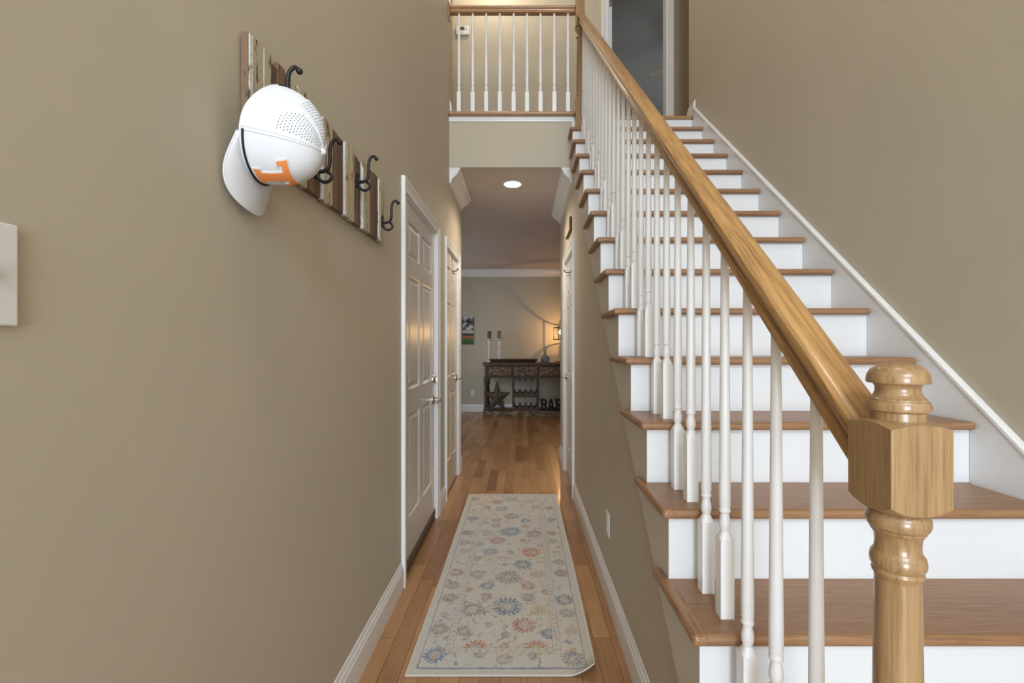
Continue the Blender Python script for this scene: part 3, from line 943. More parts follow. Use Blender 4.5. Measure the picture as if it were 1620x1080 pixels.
def outlet(X, Y, Z, nrm, label):
    t = thing('wall_outlet', label, 'outlet', (X, Y, Z))
    def P(u, d, z):
        return (X + nrm[0] * d + (u if nrm[0] == 0 else 0), Y + nrm[1] * d + (u if nrm[1] == 0 else 0), z)
    def bx(b, u0, u1, d0, d1, z0, z1, mi=0):
        a, c = P(u0, d0, z0), P(u1, d1, z1)
        b.box(min(a[0], c[0]), max(a[0], c[0]), min(a[1], c[1]), max(a[1], c[1]), z0, z1, mi)
    b = MB(); bx(b, -.036, .036, .0005, .006, Z - .059, Z + .059); b.build('plate', 'plate', t, bevel=0.002, seg=2)
    for zz in (Z - .02, Z + .02):
        b = MB(); bx(b, -.0165, .0165, .006, .009, zz - .014, zz + .014)
        r = b.build('receptacle', 'plate', t, bevel=0.003)
        b = MB()
        bx(b, -.008, -.0055, .009, .0094, zz - .003, zz + .006); bx(b, .0055, .008, .009, .0094, zz - .003, zz + .006); bx(b, -.002, .002, .009, .0094, zz - .010, zz - .006)
        b.build('slots', 'slot', t)


outlet(XH, 2.29, 0.374, (-1, 0), 'white outlet plate low on the wall under the stairs')
outlet(-0.94, YB, 0.345, (0, -1), 'white outlet plate on the dining room back wall')

# ------------------------------------------------------------------ thermostat
t = thing('thermostat', 'white thermostat on the upstairs wall behind the balcony', 'thermostat', (-0.65, YU, 4.66))
b = MB(); b.box(-.727, -.582, YU - .026, YU - .0005, 4.615, 4.713); b.build('housing', 'plate', t, bevel=0.010, seg=3)
b = MB(); b.box(-.680, -.632, YU - .028, YU - .0262, 4.662, 4.700); b.build('screen', mat('lcd_screen', (0.05, 0.075, 0.045), 0.3), t)
for i, (xx, zz) in enumerate(((-.612, 4.690), (-.612, 4.667), (-.655, 4.637))):
    b = MB(); b.box(xx - .006, xx + .006, YU - .029, YU - .0262, zz - .005, zz + .005); b.build('button', mat('grey_button', (0.35, 0.36, 0.36), .5), t)

# ------------------------------------------------------------------ recessed ceiling light
lx, ly = -0.094, 4.345; lz = zc(ly)
t = thing('recessed_light', 'round recessed light glowing in the hall ceiling', 'ceiling light', (lx, ly, lz))
b = MB(); prof_ = [(.074, -.0045), (.076, -.006), (.086, -.005), (.092, -.0025), (.092, .0005), (.074, .0005)]
vs = []
b.lathe(prof_[:5], (lx, ly, lz - .001), 40)
b.build('trim_ring', 'trim', t)
b = MB(); b.lathe([(.0735, -.0095), (.0735, -.0078)], (lx, ly, lz), 40)
b.build('lens', mat('lit_lens', (1, .95, .85), .5, emis=(1.0, 0.90, 0.74), estr=14.0), t)
ld = bpy.data.lights.new('recessed_light_beam', 'SPOT'); ld.energy = 62; ld.color = (1.0, 0.86, 0.70); ld.spot_size = math.radians(150); ld.spot_blend = 0.8; ld.shadow_soft_size = 0.08
lo = bpy.data.objects.new('recessed_light_beam', ld); COL.objects.link(lo); lo.location = (lx, ly, lz - 0.03)

# ------------------------------------------------------------------ wooden sign over the closet door
t = thing('wooden_sign', 'small oblong wooden sign above the door under the stairs', 'sign', (XH, 4.17, 2.285))
b = MB(); b.box(XH - .022, XH - .0005, 3.98, 4.36, 2.232, 2.342); b.build('board', mat('dark_board', (0.06, 0.03, 0.012), .5), t)
b = MB(); b.box(XH - .0235, XH - .0222, 3.982, 4.358, 2.234, 2.340)
pm = paint('tan_board_face', (0.50, 0.42, 0.28), .6)
b.build('face', pm, t)

# ------------------------------------------------------------------ coat rack
def chipped(name, paintc, woodc, thr):
    m = mat(name, paintc, 0.75)
    v = mapping(m, (1, 1, 0.22))
    f = noise(m, v, 45, 5, 0.7)
    g = noise(m, mapping(m, (1, 1, 0.05)), 160, 3)
    wc = ramp(m, g, [(0.3, tuple(x * .55 for x in woodc)), (0.7, woodc)])
    r = N(m, 'ShaderNodeValToRGB'); r.color_ramp.elements[0].position = thr; r.color_ramp.elements[1].position = thr + .03
    L(m, f, r.inputs[0])
    pc = ramp(m, g, [(0.3, tuple(x * .88 for x in paintc)), (0.7, paintc)])
    L(m, mix(m, r.outputs[0], wc, pc), bsdf(m).inputs['Base Color'])
    bump(m, f, .4, .002)
    return m


M['s_brown'] = chipped('reclaimed_brown_wood', (0.20, 0.115, 0.065), (0.10, 0.055, 0.03), .40)
M['s_dark'] = chipped('reclaimed_dark_wood', (0.135, 0.075, 0.045), (0.22, 0.14, 0.09), .40)
M['s_cream'] = chipped('chipped_cream_paint', (0.50, 0.44, 0.31), (0.16, 0.09, 0.05), .41)
M['s_white'] = chipped('chipped_white_paint', (0.72, 0.71, 0.68), (0.2, 0.12, 0.07), .41)
cr = thing('coat_rack', 'reclaimed wood strip coat rack with black hooks on the left wall', 'coat rack', (XL, 1.53, 1.68))
edges = [(1.022, 1.027, 0), (1.027, 1.044, 3), (1.044, 1.085, 2), (1.085, 1.118, 2), (1.118, 1.152, 1), (1.152, 1.188, 0), (1.188, 1.215, 0), (1.215, 1.258, 2), (1.258, 1.305, 2),
         (1.305, 1.35, 0), (1.35, 1.398, 1), (1.398, 1.412, 3), (1.412, 1.445, 2), (1.445, 1.479, 2), (1.479, 1.52, 0), (1.52, 1.574, 1), (1.574, 1.588, 3), (1.588, 1.63, 2),
         (1.63, 1.663, 2), (1.663, 1.705, 0), (1.705, 1.75, 1), (1.75, 1.765, 3), (1.765, 1.80, 2), (1.80, 1.835, 2), (1.835, 1.89, 0), (1.89, 1.95, 1), (1.95, 1.965, 3), (1.965, 1.998, 2), (1.998, 2.035, 2)]
b = MB()
b.box(XL + .0005, XL + .006, 1.03, 2.02, 1.71, 1.91, 0)
jit = 0
for (a, c, mi) in edges:
    if mi != 3: jit = random.uniform(-.013, .010); jz = random.uniform(-.004, .004)
    th = {0: .020, 1: .017, 2: .022, 3: .0235}[mi] + random.uniform(-.002, .002)
    b.box(XL + .006, XL + th, a + .0007, c - .0007, 1.683 + jz, 1.937 + jit, mi)
b.build('board', ['s_brown', 's_dark', 's_cream', 's_white'], cr, bevel=0.0015)


def hook(yh, zh, up=0.095):
    b = MB(); x = XL + .022
    b.lathe([(.0105, 0), (.0105, .005), (.007, .008)], (x, yh, zh), 14, axis=0, scale=(1, 2.6))
    b.lathe([(.0035, 0.006), (.0045, .0095), (.001, .011)], (x, yh, zh + .017), 8, axis=0)
    # upper arm
    p = spline([(x + .006, yh, zh - .004), (x + .022, yh, zh - .005), (x + .038, yh, zh + .004), (x + .043, yh, zh + .026), (x + .043, yh, zh + .055), (x + .048, yh, zh + .078),
                (x + .060, yh, zh + .088), (x + .070, yh, zh + .082)], 6)
    n = len(p); b.tube(p, [.0058 - .0012 * i / n for i in range(n)], 10)
    b.sphere((x + .071, yh, zh + .079), .0078)
    # lower curl
    p = spline([(x + .006, yh, zh - .008), (x + .010, yh, zh - .024), (x + .026, yh, zh - .036), (x + .042, yh, zh - .031), (x + .048, yh, zh - .018), (x + .041, yh, zh - .008)], 6)
    n = len(p); b.tube(p, [.0055 - .0012 * i / n for i in range(n)], 10)
    b.sphere((x + .040, yh, zh - .008), .0062)
    return b.build('hook', 'iron', cr)


hook(1.108, 1.815); hook(1.352, 1.752); hook(1.69, 1.84); hook(1.985, 1.770)

# ------------------------------------------------------------------ baseball cap on the first hook
ca_ = thing('baseball_cap', 'white baseball cap with orange T hanging on the nearest rack hook', 'cap', (-0.592, 1.072, 1.70))
tilt = math.radians(7)      # brim swings toward the viewer
CFv = Vector((-0.20, -math.sin(tilt), -math.cos(tilt))).normalized()      # front
CS = Vector((0, -math.cos(tilt), math.sin(tilt)))                       # side facing viewer
CS = (CS - CFv * CS.dot(CFv)).normalized()
CU = CS.cross(CFv).normalized(); CU = CU if CU.x > 0 else -CU
CO = Vector((-0.572, 1.050, 1.714))
la, lb, ch = 0.118, 0.082, 0.130


def crown_pt(a, t, off=0.0):
    """a: 0 = front, +90deg = viewer's side; t: 0 rim .. 1 top"""
    c, s_ = math.cos(a), math.sin(a)
    e = t * PI / 2
    rr = math.cos(e) ** (0.88 - 0.12 * c)
    h = math.sin(e) ** 0.92
    lf = la * (0.90 if c > 0 else 1.02)
    k = 1 - 0.36 * max(0.0, -c) ** 1.6
    f = c * lf * rr + 0.012 * (1 - rr) * 1.0
    sd = s_ * lb * rr * k
    hh = ch * h + (0.010 * (1 - t) * (s_ * s_)) * -1
    p = CO + CFv * (f) + CS * sd + CU * hh
    if off:
        n_ = (CFv * (c / lf) * rr + CS * (s_ / lb) * rr + CU * (h / ch)).normalized()
        p = p + n_ * off
    return p


na, ntt = 96, 28
vs, uvs = [], []
for j in range(ntt + 1):
    for i in range(na):
        a = -PI + 2 * PI * i / na; tt = j / ntt * 0.995
        vs.append(crown_pt(a, tt)); uvs.append((a, tt))
inner = [crown_pt(a, tt, -0.0022) for a, tt in uvs]
fs = [(j * na + i, j * na + (i + 1) % na, (j + 1) * na + (i + 1) % na, (j + 1) * na + i) for j in range(ntt) for i in range(na)]
# back opening above the strap
def hole(f):
    c = sum(abs(uvs[k][0]) for k in f) / 4; tt = sum(uvs[k][1] for k in f) / 4
    return c > PI - 0.32 and 0.10 < tt < 0.34
fo = [f for f in fs if not hole(f)]
b = MB(); b.add(vs, fo + [tuple(ntt * na + i for i in range(na))], 0, True)
b.add(inner, [f[::-1] for f in fo], 0, True)
b.add([vs[i] for i in range(na)] + [inner[i] for i in range(na)], [(i, (i + 1) % na, na + (i + 1) % na, na + i) for i in range(na)])
M['cap'] = mat('white_cap_fabric', (0.69, 0.70, 0.72), 0.8, spec=0.2)
mcap = M['cap']; bump(mcap, noise(mcap, mapping(mcap, (1, 1, 1)), 900, 2), .15, .0005)
M['perf'] = mat('perforated_white_fabric', (0.69, 0.70, 0.72), 0.8, spec=0.2)
crown = b.build('crown', ['cap'], ca_)
# perforation holes: little dark pits as geometry
b = MB()
def pit(a, tt):
    c = crown_pt(a, tt, 0.0009); e1 = (crown_pt(a + .01, tt) - crown_pt(a - .01, tt)).normalized(); e2 = (crown_pt(a, tt + .01) - crown_pt(a, tt - .01)).normalized()
    b.add([c + (e1 * math.cos(k * PI / 3) + e2 * math.sin(k * PI / 3)) * 0.00115 for k in range(6)], [tuple(range(6))])
step = 0.0066
for side in (1, -1):
    for row in range(60):
        tt = 0.30 + row * step / (ch * 1.45)
        if tt > 0.93: break
        r_ = 0.1 * math.cos(tt * PI / 2) ** .76
        da = step / max(r_, .012)
        k = 0
        a = math.radians(81) + (row % 2) * da / 2
        while a < math.radians(176):
            deg = math.degrees(a)
            ok = 81 < deg < 123 and tt < 0.90
            ok2 = 134 < deg < 172 and 0.40 < tt < 0.93
            lowcut = 0.30 + 0.22 * max(0, (deg - 100) / 23) if deg < 130 else 0.40
            if (ok or ok2) and tt > lowcut: pit(side * a, tt)
            a += da
o = b.build('perforations', mat('perforation_hole', (0.03, 0.03, 0.04), .9), ca_); o['label'] = 'dark perforation holes in the side panels'; o['kind'] = 'stuff'
# seams
b = MB()
for deg in (-72, 72, 128, -128):
    b.tube([crown_pt(math.radians(deg), k / 24 * 0.97, 0.0006) for k in range(25)], 0.0013, 6)
b.tube([crown_pt(math.radians(76), k / 24 * 0.97, 0.0005) for k in range(25)], 0.0008, 6)
sub(b, 'seam', 'cap', crown)
b = MB(); top_ = CO + CFv * .012 + CU * ch
b.sphere(tuple(top_), .0075)
sub(b, 'button', 'cap', crown)
# sweat band rim
b = MB(); b.tube([crown_pt(2 * PI * k / 72, 0.0, -.0005) for k in range(73)], 0.0016, 6); sub(b, 'rim', 'cap', crown)
# brim
def brim_pt(v, q, off=0):
    a = v * math.radians(70)
    p0 = (la * 0.90 * math.cos(a), lb * math.sin(a))
    sg = math.copysign(1, v); vv = abs(v) * PI / 2
    fe, se = la * 0.90 * math.cos(math.radians(70)), lb * math.sin(math.radians(70))
    p1 = (fe + (la * 0.90 + 0.070 - fe) * max(0, math.cos(vv)) ** 0.62, sg * (se * math.sin(vv) ** 0.85 + 0.013 * max(0, math.sin(2 * vv)) ** 0.7))
    q2 = q
    f = p0[0] * (1 - q2) + p1[0] * q2; s_ = p0[1] * (1 - q2) + p1[1] * q2
    u = -1.7 * s_ * s_ * q - 0.010 * s_ * s_ / (lb * lb) + 0.006 * q + off
    return CO + CFv * f + CS * s_ + CU * u
b = MB(); NV, NQ = 40, 12
for off, fl in ((0.0012, 0), (-.0012, 1)):
    vs = [brim_pt(-1 + 2 * i / NV, j / NQ, off) for i in range(NV + 1) for j in range(NQ + 1)]
    fs = [(i * (NQ + 1) + j, i * (NQ + 1) + j + 1, (i + 1) * (NQ + 1) + j + 1, (i + 1) * (NQ + 1) + j) for i in range(NV) for j in range(NQ)]
    b.add(vs, fs, 0, True)
b.tube([brim_pt(-1 + 2 * i / NV, 1.0) for i in range(NV + 1)], 0.0020, 8)
b.build('brim', 'cap', ca_)
# rope across the front
b = MB(); b.tube([crown_pt(math.radians(-73 + 146 * k / 40), 0.030, 0.002) for k in range(41)], 0.0024, 8)
o = b.build('rope', 'black', ca_); o['label'] = 'black rope along the front of the cap'
# strap and clip
b = MB()
for k in range(2):
    pts = [crown_pt(PI + math.radians(-22 + 44 * i / 12), 0.045, 0.001) for i in range(13)]
b.tube(pts, .0045, 8, flat=0.4)
b.build('strap', 'black', ca_)
# orange T on the front panel, read with the brim at its foot
Tpoly = [(-.034, .034), (.034, .034), (.034, .014), (.027, .014), (.024, .021), (.011, .021), (.011, -.020), (.017, -.020), (.017, -.032), (-.017, -.032), (-.017, -.020), (-.011, -.020), (-.011, .021), (-.024, .021), (-.027, .014), (-.034, .014)]


def on_front(u, v, off):
    """u across, v up the crown front, metres"""
    tt = 0.25 + v / (ch * 1.35)
    a = math.radians(15) - u / (lb * 1.05 * math.cos(tt * PI / 2) ** .8)
    return crown_pt(a, tt, off)


def dense(poly, n=6):
    out = []
    for i in range(len(poly)):
        p, q_ = poly[i], poly[(i + 1) % len(poly)]
        for k in range(n): out.append((p[0] + (q_[0] - p[0]) * k / n, p[1] + (q_[1] - p[1]) * k / n))
    return out


def t_rects(g):
    return [(-.034 - g, .034 + g, .021 - g, .034 + g), (-.034 - g, -.0255 + g, .013 - g, .021 - g), (.0255 - g, .034 + g, .013 - g, .021 - g),
            (-.0105 - g, .0105 + g, -.021 + g, .021 - g), (-.018 - g, .018 + g, -.032 - g, -.021 + g)]


def t_mesh(g, o0, o1):
    b = MB()
    for (u0, u1, v0, v1) in t_rects(g):
        nu_, nv_ = max(2, int((u1 - u0) / .003)), max(2, int((v1 - v0) / .003))
        P_ = lambda i, j, o: on_front(u0 + (u1 - u0) * i / nu_, v0 + (v1 - v0) * j / nv_, o)
        vs = [P_(i, j, o1) for i in range(nu_ + 1) for j in range(nv_ + 1)]
        b.add(vs, [(i * (nv_ + 1) + j, i * (nv_ + 1) + j + 1, (i + 1) * (nv_ + 1) + j + 1, (i + 1) * (nv_ + 1) + j) for i in range(nu_) for j in range(nv_)], 0, True)
        per = [(i, 0) for i in range(nu_)] + [(nu_, j) for j in range(nv_)] + [(i, nv_) for i in range(nu_, 0, -1)] + [(0, j) for j in range(nv_, 0, -1)]
        k = len(per); vs = [P_(i, j, o0) for i, j in per] + [P_(i, j, o1) for i, j in per]
        b.add(vs, [(i, (i + 1) % k, k + (i + 1) % k, k + i) for i in range(k)])
    return b


t_mesh(0.0028, 0.0, 0.0022).build('logo_outline', 'cap', ca_)
o = t_mesh(0.0, 0.002, 0.0034).build('logo', mat('orange_felt', (0.78, 0.25, 0.06), .8), ca_); o['label'] = 'orange letter T on the front of the cap'

# ------------------------------------------------------------------ dining room back wall: console table
def distressed(name, a, c, d):
    m = mat(name, a, 0.6)
    f = noise(m, mapping(m, (1, 1, 2.0)), 14, 6, 0.7)
    L(m, ramp(m, f, [(0.36, d), (0.48, c), (0.60, a)]), bsdf(m).inputs['Base Color'])
    return m


M['c_dark'] = distressed('dark_stained_wood', (0.10, 0.05, 0.025), (0.05, 0.025, 0.014), (0.12, 0.07, 0.04))
M['c_worn'] = distressed('worn_drawer_paint', (0.30, 0.21, 0.12), (0.11, 0.055, 0.025), (0.05, 0.025, 0.014))
M['c_top'] = distressed('worn_table_top', (0.18, 0.10, 0.05), (0.10, 0.05, 0.025), (0.06, 0.03, 0.015))
Y0, Y1 = 8.22, 8.68
cxx = lambda c_: -1.2987 + 0.002672 * c_
czz = lambda c_: 2.644 - 0.002672 * c_
TOPZ = 0.938
ct = thing('console_table', 'distressed dark wood console table against the dining room wall', 'console table', (0.05, 8.45, 0))
b = MB(); b.box(-.705, .81, Y0 - .015, Y1 + .01, .900, TOPZ); b.build('tabletop', 'c_top', ct, bevel=0.004)
b = MB()
b.box(-.665, .765, Y0 + .03, Y1, .668, .900)
b.box(-.67, .77, Y0 + .012, Y0 + .03, .872, .899); b.box(-.67, .77, Y0 + .008, Y0 + .03, .668, .702)
b.build('apron', 'c_dark', ct, bevel=0.003)
for x0, x1, z0, z1 in ((-.600, -.20, .710, .866), (-.155, .255, .796, .866), (-.155, .255, .710, .786), (.30, .70, .710, .866)):
    b = MB(); b.box(x0, x1, Y0 + .014, Y0 + .0295, z0, z1)
    d = b.build('drawer', 'c_worn', ct, bevel=0.003)
    b = MB(); xm = (x0 + x1) / 2; zm = (z0 + z1) / 2
    b.sphere((xm, Y0 + .006, zm), .009); sub(b, 'knob', 'iron', d)
for sx_ in (-.645, .745):
    for sy_ in (Y0 + .062, Y1 - .045):
        b = MB(); h = .042
        b.box(sx_ - h, sx_ + h, sy_ - h, sy_ + h, .60, .667); b.box(sx_ - h, sx_ + h, sy_ - h, sy_ + h, .095, .16)
        b.lathe([(.03, .16), (.04, .18), (.042, .21), (.026, .235), (.03, .26), (.036, .36), (.036, .44), (.026, .52), (.040, .545), (.040, .57), (.028, .585), (.034, .60)], (sx_, sy_, 0), 20)
        b.build('leg', 'c_dark', ct, bevel=0.003)
b = MB(); b.box(-.70, .80, Y0 - .01, Y1, .02, .092); b.box(-.705, .805, Y0 - .018, Y0 - .01, .0, .035)
for xx in (-.68, .72):
    b.box(xx, xx + .06, Y0 + .02, Y0 + .08, 0, .02); b.box(xx, xx + .06, Y1 - .08, Y1 - .02, 0, .02)
b.build('bottom_shelf', 'c_worn', ct, bevel=0.004)
for xx in (-.185, .262):
    b = MB(); b.box(xx, xx + .028, Y0 + .03, Y1 - .02, .0925, .6675); b.build('divider', 'c_dark', ct)


def scallop(z0, z1, down=False):
    xa, xb = -.155, .260; n = 4; pts = []; wdt = (xb - xa) / n
    for i in range(n):
        c_ = xa + wdt * (i + .5)
        pts.append((xa + wdt * i, z1)); pts.append((xa + wdt * i + .012, z1))
        for k in range(9):
            a = PI * k / 8; pts.append((c_ - math.cos(a) * .036, z1 - math.sin(a) * .05 * (z1 - z0) / abs(z1 - z0)))
        pts.append((xa + wdt * (i + 1) - .012, z1))
    pts.append((xb, z1)); pts += [(xb, z0), (xa, z0)]
    return pts


for z0, z1 in ((.325, .435), (.0925, .185)):
    for yy in (Y0 + .03, Y1 - .06):
        b = MB(); b.prism(scallop(z0, z1), 1, yy, yy + .02); b.build('bottle_rest', 'c_dark', ct)
for yy in (Y0 + .03,):
    b = MB(); b.prism(scallop(.667, .605), 1, yy, yy + .02); b.build('glass_rail', 'c_dark', ct)

# barn star
t = thing('barn_star', 'rusty metal star leaning at the left of the console shelf', 'star', (-.452, Y0 + .0, .0935))
b = MB(); R = .292; cz0 = .352
c_ = (-.452, Y0 - .012, cz0)
pts = []
for k in range(10):
    a = PI / 2 + k * PI / 5; r_ = R if k % 2 == 0 else R * .40
    pts.append((c_[0] + math.cos(a) * r_ * .84, Y0 + .012, cz0 + math.sin(a) * r_ * (.98)))
zmin = min(p[2] for p in pts); pts = [(p[0], p[1], p[2] - zmin + .0935) for p in pts]; c_ = (c_[0], c_[1] - .02, c_[2] - zmin + .0935)
b.add(pts + [c_], [(k, (k + 1) % 10, 10) for k in range(10)] + [tuple(range(10))])
pt2 = [tuple(Vector(p) + (Vector((c_[0], p[1], c_[2])) - Vector(p)) * 0.0 + Vector((0, .004, 0))) for p in pts]
m = M['rust'] = distressed('rusted_tin', (0.11, 0.085, 0.065), (0.07, 0.045, 0.03), (0.035, 0.022, 0.016))
b.build('star_body', 'rust', t)
b = MB()
for k in range(10):
    b.tube([pts[k], pts[(k + 1) % 10]], .006, 6)
b.build('rolled_edge', 'c_dark', t)

# BAR letters
t = thing('bar_letters', 'dark block letters spelling BAR on the console bottom shelf', 'letter sign', (.5, Y0 + .05, .0925))


def letter(ch_, x, w_, h_):
    z = .0925; b = MB(); y0_, y1_ = Y0 + .03, Y0 + .06
    R_ = lambda u0, u1, v0, v1: b.box(x + u0 * w_, x + u1 * w_, y0_, y1_, z + v0 * h_, z + v1 * h_)
    def PZ(poly): b.prism([(x + u * w_, z + v * h_) for u, v in poly], 1, y0_, y1_)
    if ch_ == 'B':
        R_(0, .5, .88, 1); R_(0, .5, 0, .12); R_(.10, .36, .12, .88)
        R_(.36, .55, .44, .57)
        for c0, rr in ((.715, .285), (.29, .29)):
            o_p = [(.5 + math.cos(a) * .5, c0 + math.sin(a) * rr) for a in [(-PI / 2 + PI * k / 12) for k in range(13)]]
            i_p = [(.5 + math.cos(a) * .20, c0 + math.sin(a) * (rr - .14)) for a in [(-PI / 2 + PI * k / 12) for k in range(13)]]
            PZ(o_p + i_p[::-1])
    elif ch_ == 'A':
        R_(0, .38, 0, .12); R_(.60, 1, 0, .12)
        PZ([(.08, .12), (.28, .12), (.50, .86), (.42, 1), (.36, 1)]); PZ([(.36, 1), (.64, 1), (.92, .12), (.68, .12), (.46, .86)])
        R_(.25, .76, .28, .42)
    else:
        R_(0, .5, .88, 1); R_(0, .45, 0, .12); R_(.10, .36, .12, .88); R_(.36, .55, .42, .54)
        c0, rr = .71, .29
        o_p = [(.5 + math.cos(a) * .46, c0 + math.sin(a) * rr) for a in [(-PI / 2 + PI * k / 12) for k in range(13)]]
        i_p = [(.5 + math.cos(a) * .18, c0 + math.sin(a) * (rr - .14)) for a in [(-PI / 2 + PI * k / 12) for k in range(13)]]
        PZ(o_p + i_p[::-1]); PZ([(.48, .44), (.70, .48), (.92, .12), (.66, .12)]); R_(.62, 1.02, 0, .12)
    return b.build('letter', 'black', t)


letter('B', .312, .118, .205); letter('A', .434, .132, .205); letter('R', .570, .125, .205)

# candlesticks and candles
M['c_white'] = paint('distressed_white', (0.72, 0.68, 0.62), .6)
M['wax'] = mat('olive_brown_wax', (0.11, 0.075, 0.02), .5)
M['wax2'] = mat('tan_wax', (0.32, 0.22, 0.12), .5)
for x, s_, lab, wlab, wm in ((-.611, .9, 'white turned candlestick at the left end of the console', 'dark olive pillar candle on the left candlestick', 'wax'),
                         (-.425, 1.1, 'white turned candlestick with wider top, right of the other', 'brown and tan pillar candle on the right candlestick', 'wax')):
    y = 8.56; z = TOPZ
    t = thing('candlestick', lab, 'candlestick', (x, y, z), None)
    b = MB()
    b.lathe([(.055 * s_, z + .0005), (.055 * s_, z + .02), (.04 * s_, z + .035), (.030, z + .05), (.040, z + .075), (.024, z + .09), (.032 * s_, z + .15), (.040 * s_, z + .19), (.020, z + .215),
             (.034, z + .235), (.020, z + .255), (.034 * s_, z + .30), (.040 * s_, z + .35), (.026, z + .385), (.04 * s_, z + .40), (.056 * s_, z + .41)], (x, y, 0), 24)
    b.build('stem', 'c_white', t)
    b = MB(); b.lathe([(.058 * s_, z + .4105), (.060 * s_, z + .425), (.054 * s_, z + .427)], (x, y, 0), 24); b.build('drip_pan', 'c_white', t)
    t = thing('candle', wlab, 'candle', (x, y, z + .4275))
    b = MB(); b.lathe([(.035, z + .4275), (.036, z + .54), (.034, z + .566), (.028, z + .562)], (x, y, 0), 24); b.build('wax', wm, t)
    if s_ > 1:
        b = MB(); b.box(x + .004, x + .037, y - .037, y - .005, z + .43, z + .55); b.build('label', 'wax2', t, bevel=.004)
    b = MB(); b.tube([(x, y, z + .562), (x + .002, y, z + .578)], .0015, 6); b.build('wick', 'black', t)

# dough bowl tray
t = thing('wooden_tray', 'long low dark wooden tray on the console top', 'tray', (-.17, 8.38, TOPZ))
b = MB()
x0, x1, y0, y1, z0, z1 = -.605, .275, 8.25, 8.46, TOPZ + .0005, TOPZ + .062
i_ = .055
o4 = lambda x0, x1, y0, y1, z: [(x0, y0, z), (x1, y0, z), (x1, y1, z), (x0, y1, z)]
vs = o4(x0 + i_, x1 - i_, y0 + .04, y1 - .04, z0) + o4(x0, x1, y0, y1, z1) + o4(x0 + .018, x1 - .018, y0 + .015, y1 - .015, z1) + o4(x0 + i_ + .01, x1 - i_ - .01, y0 + .05, y1 - .05, z0 + .012)
fs = [(0, 3, 2, 1), (12, 13, 14, 15)]
for r in range(3): fs += [(r * 4 + q_, r * 4 + (q_ + 1) % 4, r * 4 + 4 + (q_ + 1) % 4, r * 4 + 4 + q_) for q_ in range(4)]
b.add(vs, fs); b.build('bowl', 'c_dark', t, bevel=0.004)

# potted plant
px_, py_ = .41, 8.45
t = thing('potted_plant', 'small spiky succulent in a grey blue pot on the console', 'plant', (px_, py_, TOPZ))
b = MB(); z = TOPZ + .0005
b.lathe([(.062, z), (.074, z + .01), (.078, z + .07), (.076, z + .112), (.060, z + .118), (.044, z + .120), (.042, z + .14), (.034, z + .14), (.034, z + .12)], (px_, py_, 0), 24)
m = mat('blue_grey_glaze', (0.15, 0.19, 0.22), .4); f = noise(m, mapping(m, (1, 1, 1)), 40, 3)
L(m, ramp(m, f, [(.4, (.10, .13, .16)), (.6, (.26, .30, .33))]), bsdf(m).inputs['Base Color'])
b.build('pot', m, t)
m = mat('succulent_green', (0.09, 0.17, 0.05), .5)
for k, (a, ln, lean) in enumerate([(0.2, .19, .10), (1.9, .12, .35), (2.8, .20, .10), (4.0, .13, .4), (5.2, .17, .2), (3.4, .10, .5), (.9, .16, .15)]):
    b = MB(); p = []
    for i in range(7):
        q_ = i / 6; p.append((px_ + math.cos(a) * (.008 + lean * ln * q_ * q_), py_ + math.sin(a) * (.008 + lean * ln * q_ * q_), TOPZ + .12 + ln * q_))
    b.tube(p, [.011 * (1 - .85 * (i / 6) ** 2) for i in range(7)], 8, flat=.5); b.build('leaf', m, t)

# table lamp
lx, ly = .70, 8.5
t = thing('table_lamp', 'lit cage-shade table lamp at the right of the console', 'lamp', (lx, ly, TOPZ))
b = MB(); b.lathe([(.105, TOPZ + .0005), (.105, TOPZ + .014), (.10, TOPZ + .018)], (lx, ly, 0), 32); b.build('base', 'black', t)
b = MB(); b.lathe([(.011, TOPZ + .018), (.011, 1.36), (.02, 1.362), (.02, 1.41), (.014, 1.412)], (lx, ly, 0), 14); b.build('pole', 'black', t)
b = MB()
for zz in (1.352, 1.565):
    b.tube([(lx + .145 * math.cos(2 * PI * k / 40), ly + .145 * math.sin(2 * PI * k / 40), zz) for k in range(41)], .0075, 8)
for k in range(4):
    a = PI / 2 * k - 1.99
    b.tube([(lx + .145 * math.cos(a), ly + .145 * math.sin(a), 1.352), (lx + .145 * math.cos(a), ly + .145 * math.sin(a), 1.565)], .006, 8)
for a in (0, PI / 2): b.tube([(lx - .145 * math.cos(a), ly - .145 * math.sin(a), 1.356), (lx + .145 * math.cos(a), ly + .145 * math.sin(a), 1.356)], .004, 6)
b.build('lamp_shade', 'iron', t)
b = MB(); b.lathe([(.012, 1.413), (.014, 1.43), (.03, 1.47), (.032, 1.495), (.024, 1.52), (.008, 1.532), (.0005, 1.534)], (lx, ly, 0), 18)
b.build('bulb', mat('glowing_bulb', (1, .8, .5), .4, emis=(1.0, .55, .2), estr=18), t)
point('table_lamp_glow', (lx - .02, ly - .10, 1.47), 11.0, (1.0, 0.58, 0.24), 0.012)

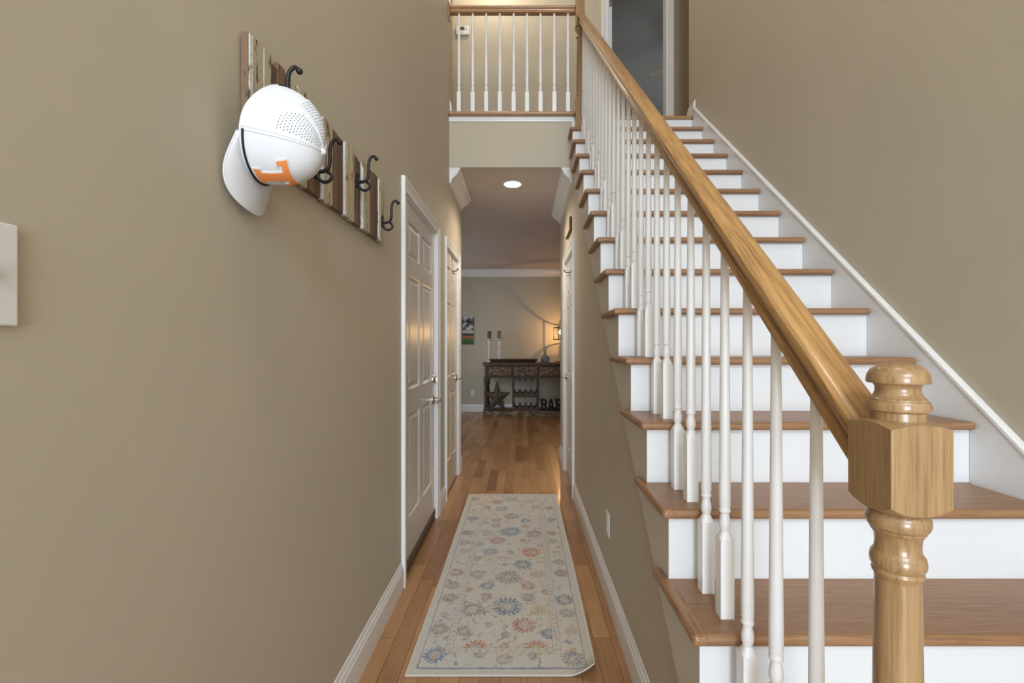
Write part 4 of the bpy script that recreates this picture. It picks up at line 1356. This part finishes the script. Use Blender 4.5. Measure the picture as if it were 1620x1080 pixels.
# photo tiles on the back wall
def photo_mat(name, kind):
    m = mat(name, (0.1, 0.1, 0.1), .35)
    tc = N(m, 'ShaderNodeTexCoord'); sp = N(m, 'ShaderNodeSeparateXYZ'); L(m, tc.outputs['Generated'], sp.inputs[0])
    if kind == 'tree':
        f = noise(m, mapping(m, (1, 1, 1), 'Generated'), 2.6, 5, .6)
        L(m, ramp(m, f, [(.44, (.01, .01, .01)), (.5, (.2, .2, .2)), (.56, (.62, .62, .62))]), bsdf(m).inputs['Base Color'])
    else:
        f = noise(m, mapping(m, (1, 1, 3), 'Generated'), 9, 4)
        ad = N(m, 'ShaderNodeMath', operation='MULTIPLY_ADD'); ad.inputs[1].default_value = .12; L(m, f, ad.inputs[0]); L(m, sp.outputs[2], ad.inputs[2])
        c = ramp(m, ad.outputs[0], [(0, (.03, .09, .01)), (.48, (.07, .17, .03)), (.53, (.45, .13, .05)), (.68, (.40, .15, .07)), (.74, (.02, .02, .025)), (.86, (.08, .06, .06)), (.92, (.5, .5, .5))])
        L(m, c, bsdf(m).inputs['Base Color'])
    return m


pt_, ps_ = photo_mat('black_white_tree_print', 'tree'), photo_mat('stadium_print', 'stadium')
for x0, x1, z0, z1, mm, lab in ((-1.135, -.925, 1.535, 1.785, pt_, 'black and white tree picture on the dining room wall'),
                                (-1.135, -.925, 1.262, 1.512, ps_, 'picture of a green and orange field below the tree picture'),
                                (-1.37, -1.158, 1.535, 1.785, pt_, 'upper picture cut off by the door frame, left of the tree picture'),
                                (-1.37, -1.158, 1.262, 1.512, ps_, 'lower picture cut off by the door frame, left of the field picture')):
    b = MB(); b.box(x0, x1, YB - .014, YB - .0005, z0, z1)
    tag(b.build('picture', mm, at=((x0 + x1) / 2, YB, z0)), lab, 'picture', 'square pictures on the dining room wall')

# ------------------------------------------------------------------ bedroom ceiling fan
fx, fy, fz = 2.49, 6.69, 5.35
t = thing('ceiling_fan', 'pale-bladed ceiling fan in the room at the top of the stairs', 'ceiling fan', (fx, fy, fz))
b = MB(); b.lathe([(.012, fz + .06), (.012, ZT - .05), (.06, ZT - .045), (.065, ZT - .0125)], (fx, fy, 0), 20); b.build('downrod', 'nickel', t)
b = MB(); b.lathe([(.02, fz - .06), (.09, fz - .05), (.11, fz - .02), (.11, fz + .04), (.05, fz + .06)], (fx, fy, 0), 28); b.build('motor', 'nickel', t)
mb_ = wood('pale_blade_wood', (.62, .56, .45), (.48, .42, .32), 0, .5, 0)
for k in range(5):
    a = math.radians(144 + 72 * k); d = Vector((math.cos(a), math.sin(a), 0)); n_ = Vector((-d.y, d.x, 0))
    b = MB(); vs = []
    for zz in (0, .006):
        for r_, w_ in ((.14, .03), (.2, .045), (.66, .05), (.70, .04)):
            for s_ in (-1, 1): vs.append(Vector((fx, fy, fz + zz + s_ * .005)) + d * r_ + n_ * w_ * s_)
    fs = []
    for i in range(3): fs += [(2 * i, 2 * i + 1, 2 * i + 3, 2 * i + 2), (8 + 2 * i, 8 + 2 * i + 2, 8 + 2 * i + 3, 8 + 2 * i + 1), (2 * i, 2 * i + 2, 10 + 2 * i, 8 + 2 * i), (2 * i + 1, 9 + 2 * i, 11 + 2 * i, 2 * i + 3)]
    fs += [(0, 8, 9, 1), (6, 7, 15, 14)]
    b.add(vs, fs); b.build('blade', mb_, t)
